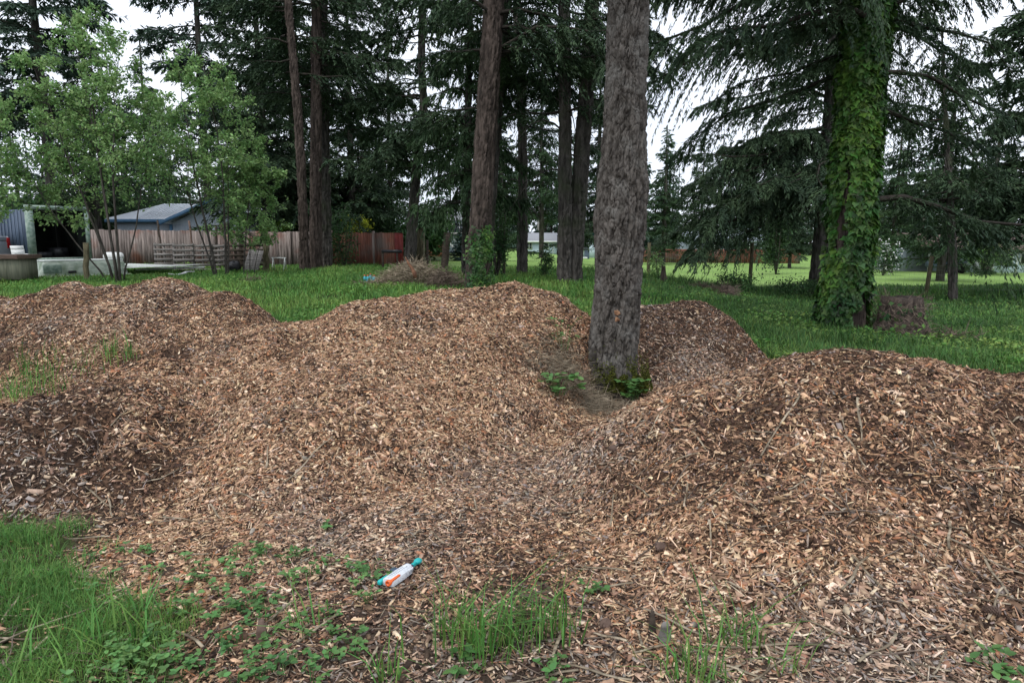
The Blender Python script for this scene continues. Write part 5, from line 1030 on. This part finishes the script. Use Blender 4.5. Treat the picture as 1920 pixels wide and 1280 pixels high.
# stumps, brush, debris
def stump(px, py, r, h, label, seed, m='bark_red', jag=.05, cap='darkwood', tp=.8, dY=0):
    b = hit(px, py); rng = rngf(seed); t = thing('tree_stump', label, 'stump', b); n = 26; th = np.arange(n) * 2 * math.pi / n; G = Geo(); Rg = []
    lv = np.linspace(-.1, 1, 9)
    for s in lv: rr = r * (tp + (1.35 - tp) * (1 - max(0, s)) ** 2.2) * (1 + .22 * (fbm(np.cos(th) * 2, np.sin(th) * 2, s * 1.2, seed, 3) - .5) * 2); zz = h * s + (jag * (fbm(np.cos(th) * 3, np.sin(th) * 3, 7, seed, 2) - .5) * 2 if s > .9 else 0); Rg.append(np.stack([np.cos(th) * rr, np.sin(th) * rr, 0 * th + zz], -1))
    V = np.concatenate(Rg + [np.array([[0, 0, h * .94]])]); i = np.arange(8)[:, None] * n; j = np.arange(n)[None]; k = (j + 1) % n; G.add(V, np.stack([i + j, i + k, i + n + k, i + n + j], -1).reshape(-1, 4), [[8 * n + q, 8 * n + (q + 1) % n, 9 * n] for q in range(n)]); G.build('stump_wood', M[m], t, smooth=True); return t, b
def tangle(t, b, n, r, h, L, W, m, seed, name='dead_vines'):
    rng = rngf(seed); a = rng.uniform(0, 6.283, n); z = rng.random(n) * h; rr = r * rng.uniform(.8, 1.12, n) * (1.25 - .25 * z / h); rr *= .97; c = np.stack([np.cos(a) * rr, np.sin(a) * rr, z], -1); D = unit(np.stack([-np.sin(a), np.cos(a), rng.normal(-.3, 1.0, n)], -1) + rng.normal(0, .4, (n, 3))); G = Geo(); kites(G, c, D, unit(np.stack([np.cos(a), np.sin(a), .3 + 0 * a], -1)), L * rng.uniform(.5, 1.3, n), W); G.build(name, M[m], t)
t, b = stump(1686, 632, .39, .68, 'broad old stump covered with dead vines on the right', 411, jag=.04); tangle(t, b, 900, .37, .68, .24, .010, 'twig', 412); tangle(t, b, 130, .40, .6, .10, .08, 'ivy', 413, 'ivy_leaves')
t, b = stump(1243, 531, .17, .62, 'thin pointed dark stump with bare shoots right of the big trunk', 414, jag=.2, tp=.45)
t, b = stump(1362, 556, .24, .30, 'low ragged stump behind the small grey brown heap', 415, jag=.12); tangle(t, b, 500, .30, .3, .3, .012, 'twig', 416)
t, b = stump(1436, 592, .09, .10, 'small cut log end in the grass left of the ivy-wrapped trunk', 417, jag=.01)
t, b = stump(1276, 545, .16, .12, 'very low dark stump between the pointed stump and the ragged one', 418, jag=.05)
def brush(px, py, W, Hh, n, label, seed, m='twig', L=.35, name='brush_pile'):
    b = hit(px, py); rng = rngf(seed); x = rng.normal(0, W * .45, n); y = rng.normal(0, W * .3, n); z = ground(b[0] + x, b[1] + y) - b[2] + Hh * np.exp(-(x / (W * .6)) ** 2) * rng.random(n); G = Geo(); kites(G, np.stack([x, y, z], -1), unit(rng.normal(0, 1, (n, 3)) * np.array([1, 1, .45])), unit(rng.normal(0, 1, (n, 3))), L * rng.uniform(.3, 1.2, n), .012 * rng.uniform(.6, 1.5, n)); o = G.build(name, M[m]); o.location = b; return tag(o, label, 'brush pile', 'piles of dead brush')
brush(775, 533, 1.4, .62, 5200, 'wide grey brush pile with a rusty stick, left of the vine-footed trunk', 421, m='straw')
brush(835, 540, .7, .45, 1500, 'darker brush heap touching the vine-footed trunk on its left', 422)
brush(1320, 545, .8, .2, 800, 'thin brush lying behind the small grey brown heap', 423)
brush(1765, 640, .7, .12, 500, 'trailing brush on the right side of the vine-covered stump', 424)
brush(475, 528, .35, .1, 250, 'small patch of dead brush in the open grass before the pallets', 425)
a = np.array(PP(779, 522, 15.8)); P = np.array([PP(779, 521, 15.8), PP(777, 512, 15.8), PP(772, 503, 15.9), PP(766, 494, 15.9), PP(760, 482, 16)]); M['rusty'] = mat('rusty_wood', (.10, .045, .026), (.22, .11, .06), scale=12, rough=.8)
tag(Geo().tube(P, [.045, .05, .04, .028, .012], 7).build('broken_branch', M['rusty'], loc=tuple(P[0])), 'rust coloured broken branch sticking up from the brush pile', 'branch')
b = hit(783, 527); o = Geo().box((0, 0, .05), (.34, .16, .12)).build('concrete_block', M['conc'], bevel=.012); o.location = b; o.rotation_euler = (.05, .03, .2); tag(o, 'grey concrete block lying in the brush pile', 'block')
for i, (px, lab) in enumerate(((684, 'leftmost turquoise bottle in the grass row'), (690, 'second turquoise bottle from the left in the grass'), (695, 'tall turquoise bottle with orange cap, third in the row'), (702, 'rightmost turquoise bottle in the grass row'))):
    b = PG(px, 19.5); b = (b[0], b[1], b[2] + .02); t = thing('toy_bottle', lab, 'bottle', b, group='turquoise bottles in the grass'); hh = .17 + .04 * (i == 2)
    Geo().tube([(0, 0, 0), (0, 0, .02), (0, 0, hh * .7), (0, 0, hh * .85), (0, 0, hh)], [.045, .052, .052, .03, .02], 14).build('bottle_body', M['turq'], t, smooth=True)
    M.setdefault('orange', mat('orange_plastic', (.75, .12, .02), (.85, .16, .03), scale=9, rough=.35, spec=.5)); Geo().tube([(0, 0, hh), (0, 0, hh + .035)], .022, 10).build('cap', M['orange'], t)
def stub(px, py, h, r, label, seed, m='darkwood', lean_=(0, 0)):
    b = hit(px, py); n = 12; th = np.arange(n) * 2 * math.pi / n; G = Geo(); Rg = []
    for s in np.linspace(-.2, 1, 8): rr = r * (1.2 - .75 * max(0, s) ** 1.5) * (1 + .5 * (vn(np.cos(th) * 2.5, np.sin(th) * 2.5, s * 2, seed) - .5)); Rg.append(np.stack([np.cos(th) * rr + lean_[0] * s * h, np.sin(th) * rr * .6 + lean_[1] * s * h, 0 * th + h * s + (h * .25 * (vn(np.cos(th) * 3, np.sin(th) * 3, 1, seed) - .5) if s > .9 else 0)], -1))
    V = np.concatenate(Rg + [Rg[-1].mean(0)[None]]); i = np.arange(7)[:, None] * n; j = np.arange(n)[None]; k = (j + 1) % n; G.add(V, np.stack([i + j, i + k, i + n + k, i + n + j], -1).reshape(-1, 4), [[7 * n + q, 7 * n + (q + 1) % n, 8 * n] for q in range(n)]); o = G.build('wood_stub', M[m]); o.location = b; tag(o, label, 'wood stub', 'upright wood stubs')
stub(1222, 1193, .115, .016, 'tall dark pointed wood stub sticking out of the chips', 431)
stub(1246, 1203, .085, .024, 'shorter greyish wood stub right beside the pointed dark one', 432, 'greywood')
stub(492, 1207, .10, .022, 'reddish brown wood stub among the weeds at lower left', 433, 'brown')
def cone(px, py, label, seed, rz=0):
    b = hit(px, py); rng = rngf(seed); G = Geo(); n = 90; i = np.arange(n); th = i * 2.39996; u = i / n; r = .020 * np.sin(np.clip(u * 1.0 + .12, 0, 1) * math.pi) ** .6; x = (u - .5) * .06; c = np.stack([x, np.cos(th) * r * .55, np.sin(th) * r * .55], -1); D = unit(np.stack([.45 + 0 * u, np.cos(th), np.sin(th)], -1)); kites(G, c, D, np.tile(np.array([[1., 0, 0]]), (n, 1)) + rng.normal(0, .1, (n, 3)), .016, .016); G.tube([(-.03, 0, 0), (.0, 0, 0), (.03, 0, 0)], [.006, .012, .004], 8)
    o = G.build('pine_cone', M['brown']); o.location = (b[0], b[1], b[2] + .018); o.rotation_euler = (0, .2, rz); tag(o, label, 'pine cone', 'cones lying on the chips')
cone(1238, 1038, 'dark cone on the chips above the grass clump right of centre', 441, .4)
cone(1135, 1178, 'dark cone left of the upright wood stubs', 442, 1.2)
cone(1150, 850, 'dark cone on the slope of the right heap near the valley', 443, 2.0)
cone(875, 897, 'tiny dark cone in the grey valley between the heaps', 444, .9)
cone(1860, 1155, 'dark cone at the right edge low on the right heap', 445, 2.4)
# dry stalk on the pale heap
p = hit(375, 540); P = np.array([(p[0], p[1], p[2] - .03), (p[0] + .01, p[1], p[2] + .12), (p[0] + .02, p[1], p[2] + .24)]); tag(Geo().tube(P, [.007, .006, .004], 5).build('dry_stalk', M['straw'], loc=p), 'dry pale stalk standing on top of the pale left heap', 'stalk')
# ---- toy foam blaster
M['toy_white'] = mat('toy_white', (.62, .66, .70), (.74, .77, .80), scale=30, rough=.4, spec=.5, c3=(.46, .50, .54), s3=60)
M['toy_teal'] = mat('toy_teal', (.01, .36, .36), (.015, .46, .44), scale=20, rough=.4, spec=.5)
M['toy_navy'] = mat('toy_navy', (.03, .05, .10), (.05, .08, .14), scale=20, rough=.4)
M['toy_print'] = mat('toy_print_grey', (.35, .40, .44), (.42, .46, .50), scale=20, rough=.5)
a = np.array(hit(726, 1106)); b = np.array(hit(786, 1064)); ang = math.atan2(b[1] - a[1], b[0] - a[0]); Lb = np.linalg.norm((b - a)[:2]) + .01; a[2] = max(a[2], b[2]) + .012
t = thing('toy_blaster', 'white toy foam blaster with orange muzzle and teal grip lying on the chips', 'toy', tuple(a), rz=ang); t.rotation_euler[1] = -math.atan2(b[2] - a[2] + .014, Lb)
kx = Lb / .27
G = Geo(); prof = [(.0, .026), (.01, .032), (.10, .034), (.155, .030), (.175, .022)]
Vv = []; Wd = .040
for (x, hh) in prof:
    for (yy, zz) in ((-hh, .002), (-hh * .9, Wd * .75), (-hh * .45, Wd), (hh * .45, Wd), (hh * .9, Wd * .75), (hh, .002)): Vv.append((x * kx, yy, zz))
i = np.arange(4)[:, None] * 6; j = np.arange(6)[None]; k = (j + 1) % 6
G.add(Vv, np.stack([i + j, i + 6 + j, i + 6 + k, i + k], -1).reshape(-1, 4)); G.F.setdefault(6, []).append(np.array([[0, 1, 2, 3, 4, 5], [29, 28, 27, 26, 25, 24]])); G.build('body', M['toy_white'], t, bevel=.003)
G = Geo(); th = np.linspace(0, 2 * math.pi, 21)[:-1]
ring = lambda x, r: np.stack([0 * th + x, -.012 + np.cos(th) * r, .024 + np.sin(th) * r], -1)
V = np.concatenate([ring(.03, .0145), ring(-.012, .0145), ring(-.012, .0075), ring(.02, .0075)]); i = np.arange(3)[:, None] * 20; j = np.arange(20)[None]; k = (j + 1) % 20; G.add(V, np.stack([i + j, i + k, i + 20 + k, i + 20 + j], -1).reshape(-1, 4)); mz = G.build('muzzle', M['orange'], t)
Geo().box((.036 * kx, -.0215, .031), (.062 * kx, .014, .014)).build('side_strip', M['orange'], t, bevel=.003)
Geo().box((.205 * kx, .0, .018), (.075 * kx, .016, .018)).build('grip_neck', M['toy_teal'], t, bevel=.004)
G = Geo(); s_ = np.linspace(0, 1, 9); G.tube(np.stack([(.228 + .045 * s_) * kx, 0 * s_, .02 + 0 * s_], 1), .019 * np.array([.5, .8, .95, 1, 1, .98, .9, .7, .3]), 14, squash=.75); G.build('grip', M['toy_teal'], t, smooth=True)
G = Geo(); G.box((.02 * kx, .036, .016), (.07 * kx, .022, .022)); G.build('foregrip', M['toy_teal'], t, bevel=.006)
G = Geo(); G.box((.12 * kx, .045, .016), (.035 * kx, .04, .024)); G.build('trigger_guard', M['toy_navy'], t, bevel=.007)
Geo().box((.176 * kx, .0, .022), (.012, .044, .028)).build('collar', M['toy_navy'], t, bevel=.003)
G = Geo()
for q in range(8): G.box(((.03 + .014 * q) * kx, .006, Wd + .0008), (.006, .006 + .002 * (q % 3), .001))
G.box((.085 * kx, -.008, Wd + .0006), (.13 * kx, .0022, .001)); G.build('printed_marks', M['toy_print'], t)
for q in range(4): Geo().box(((.135 + .009 * q) * kx, -.029, .024), (.003, .006, .02)).build('rib', M['toy_white'], t)
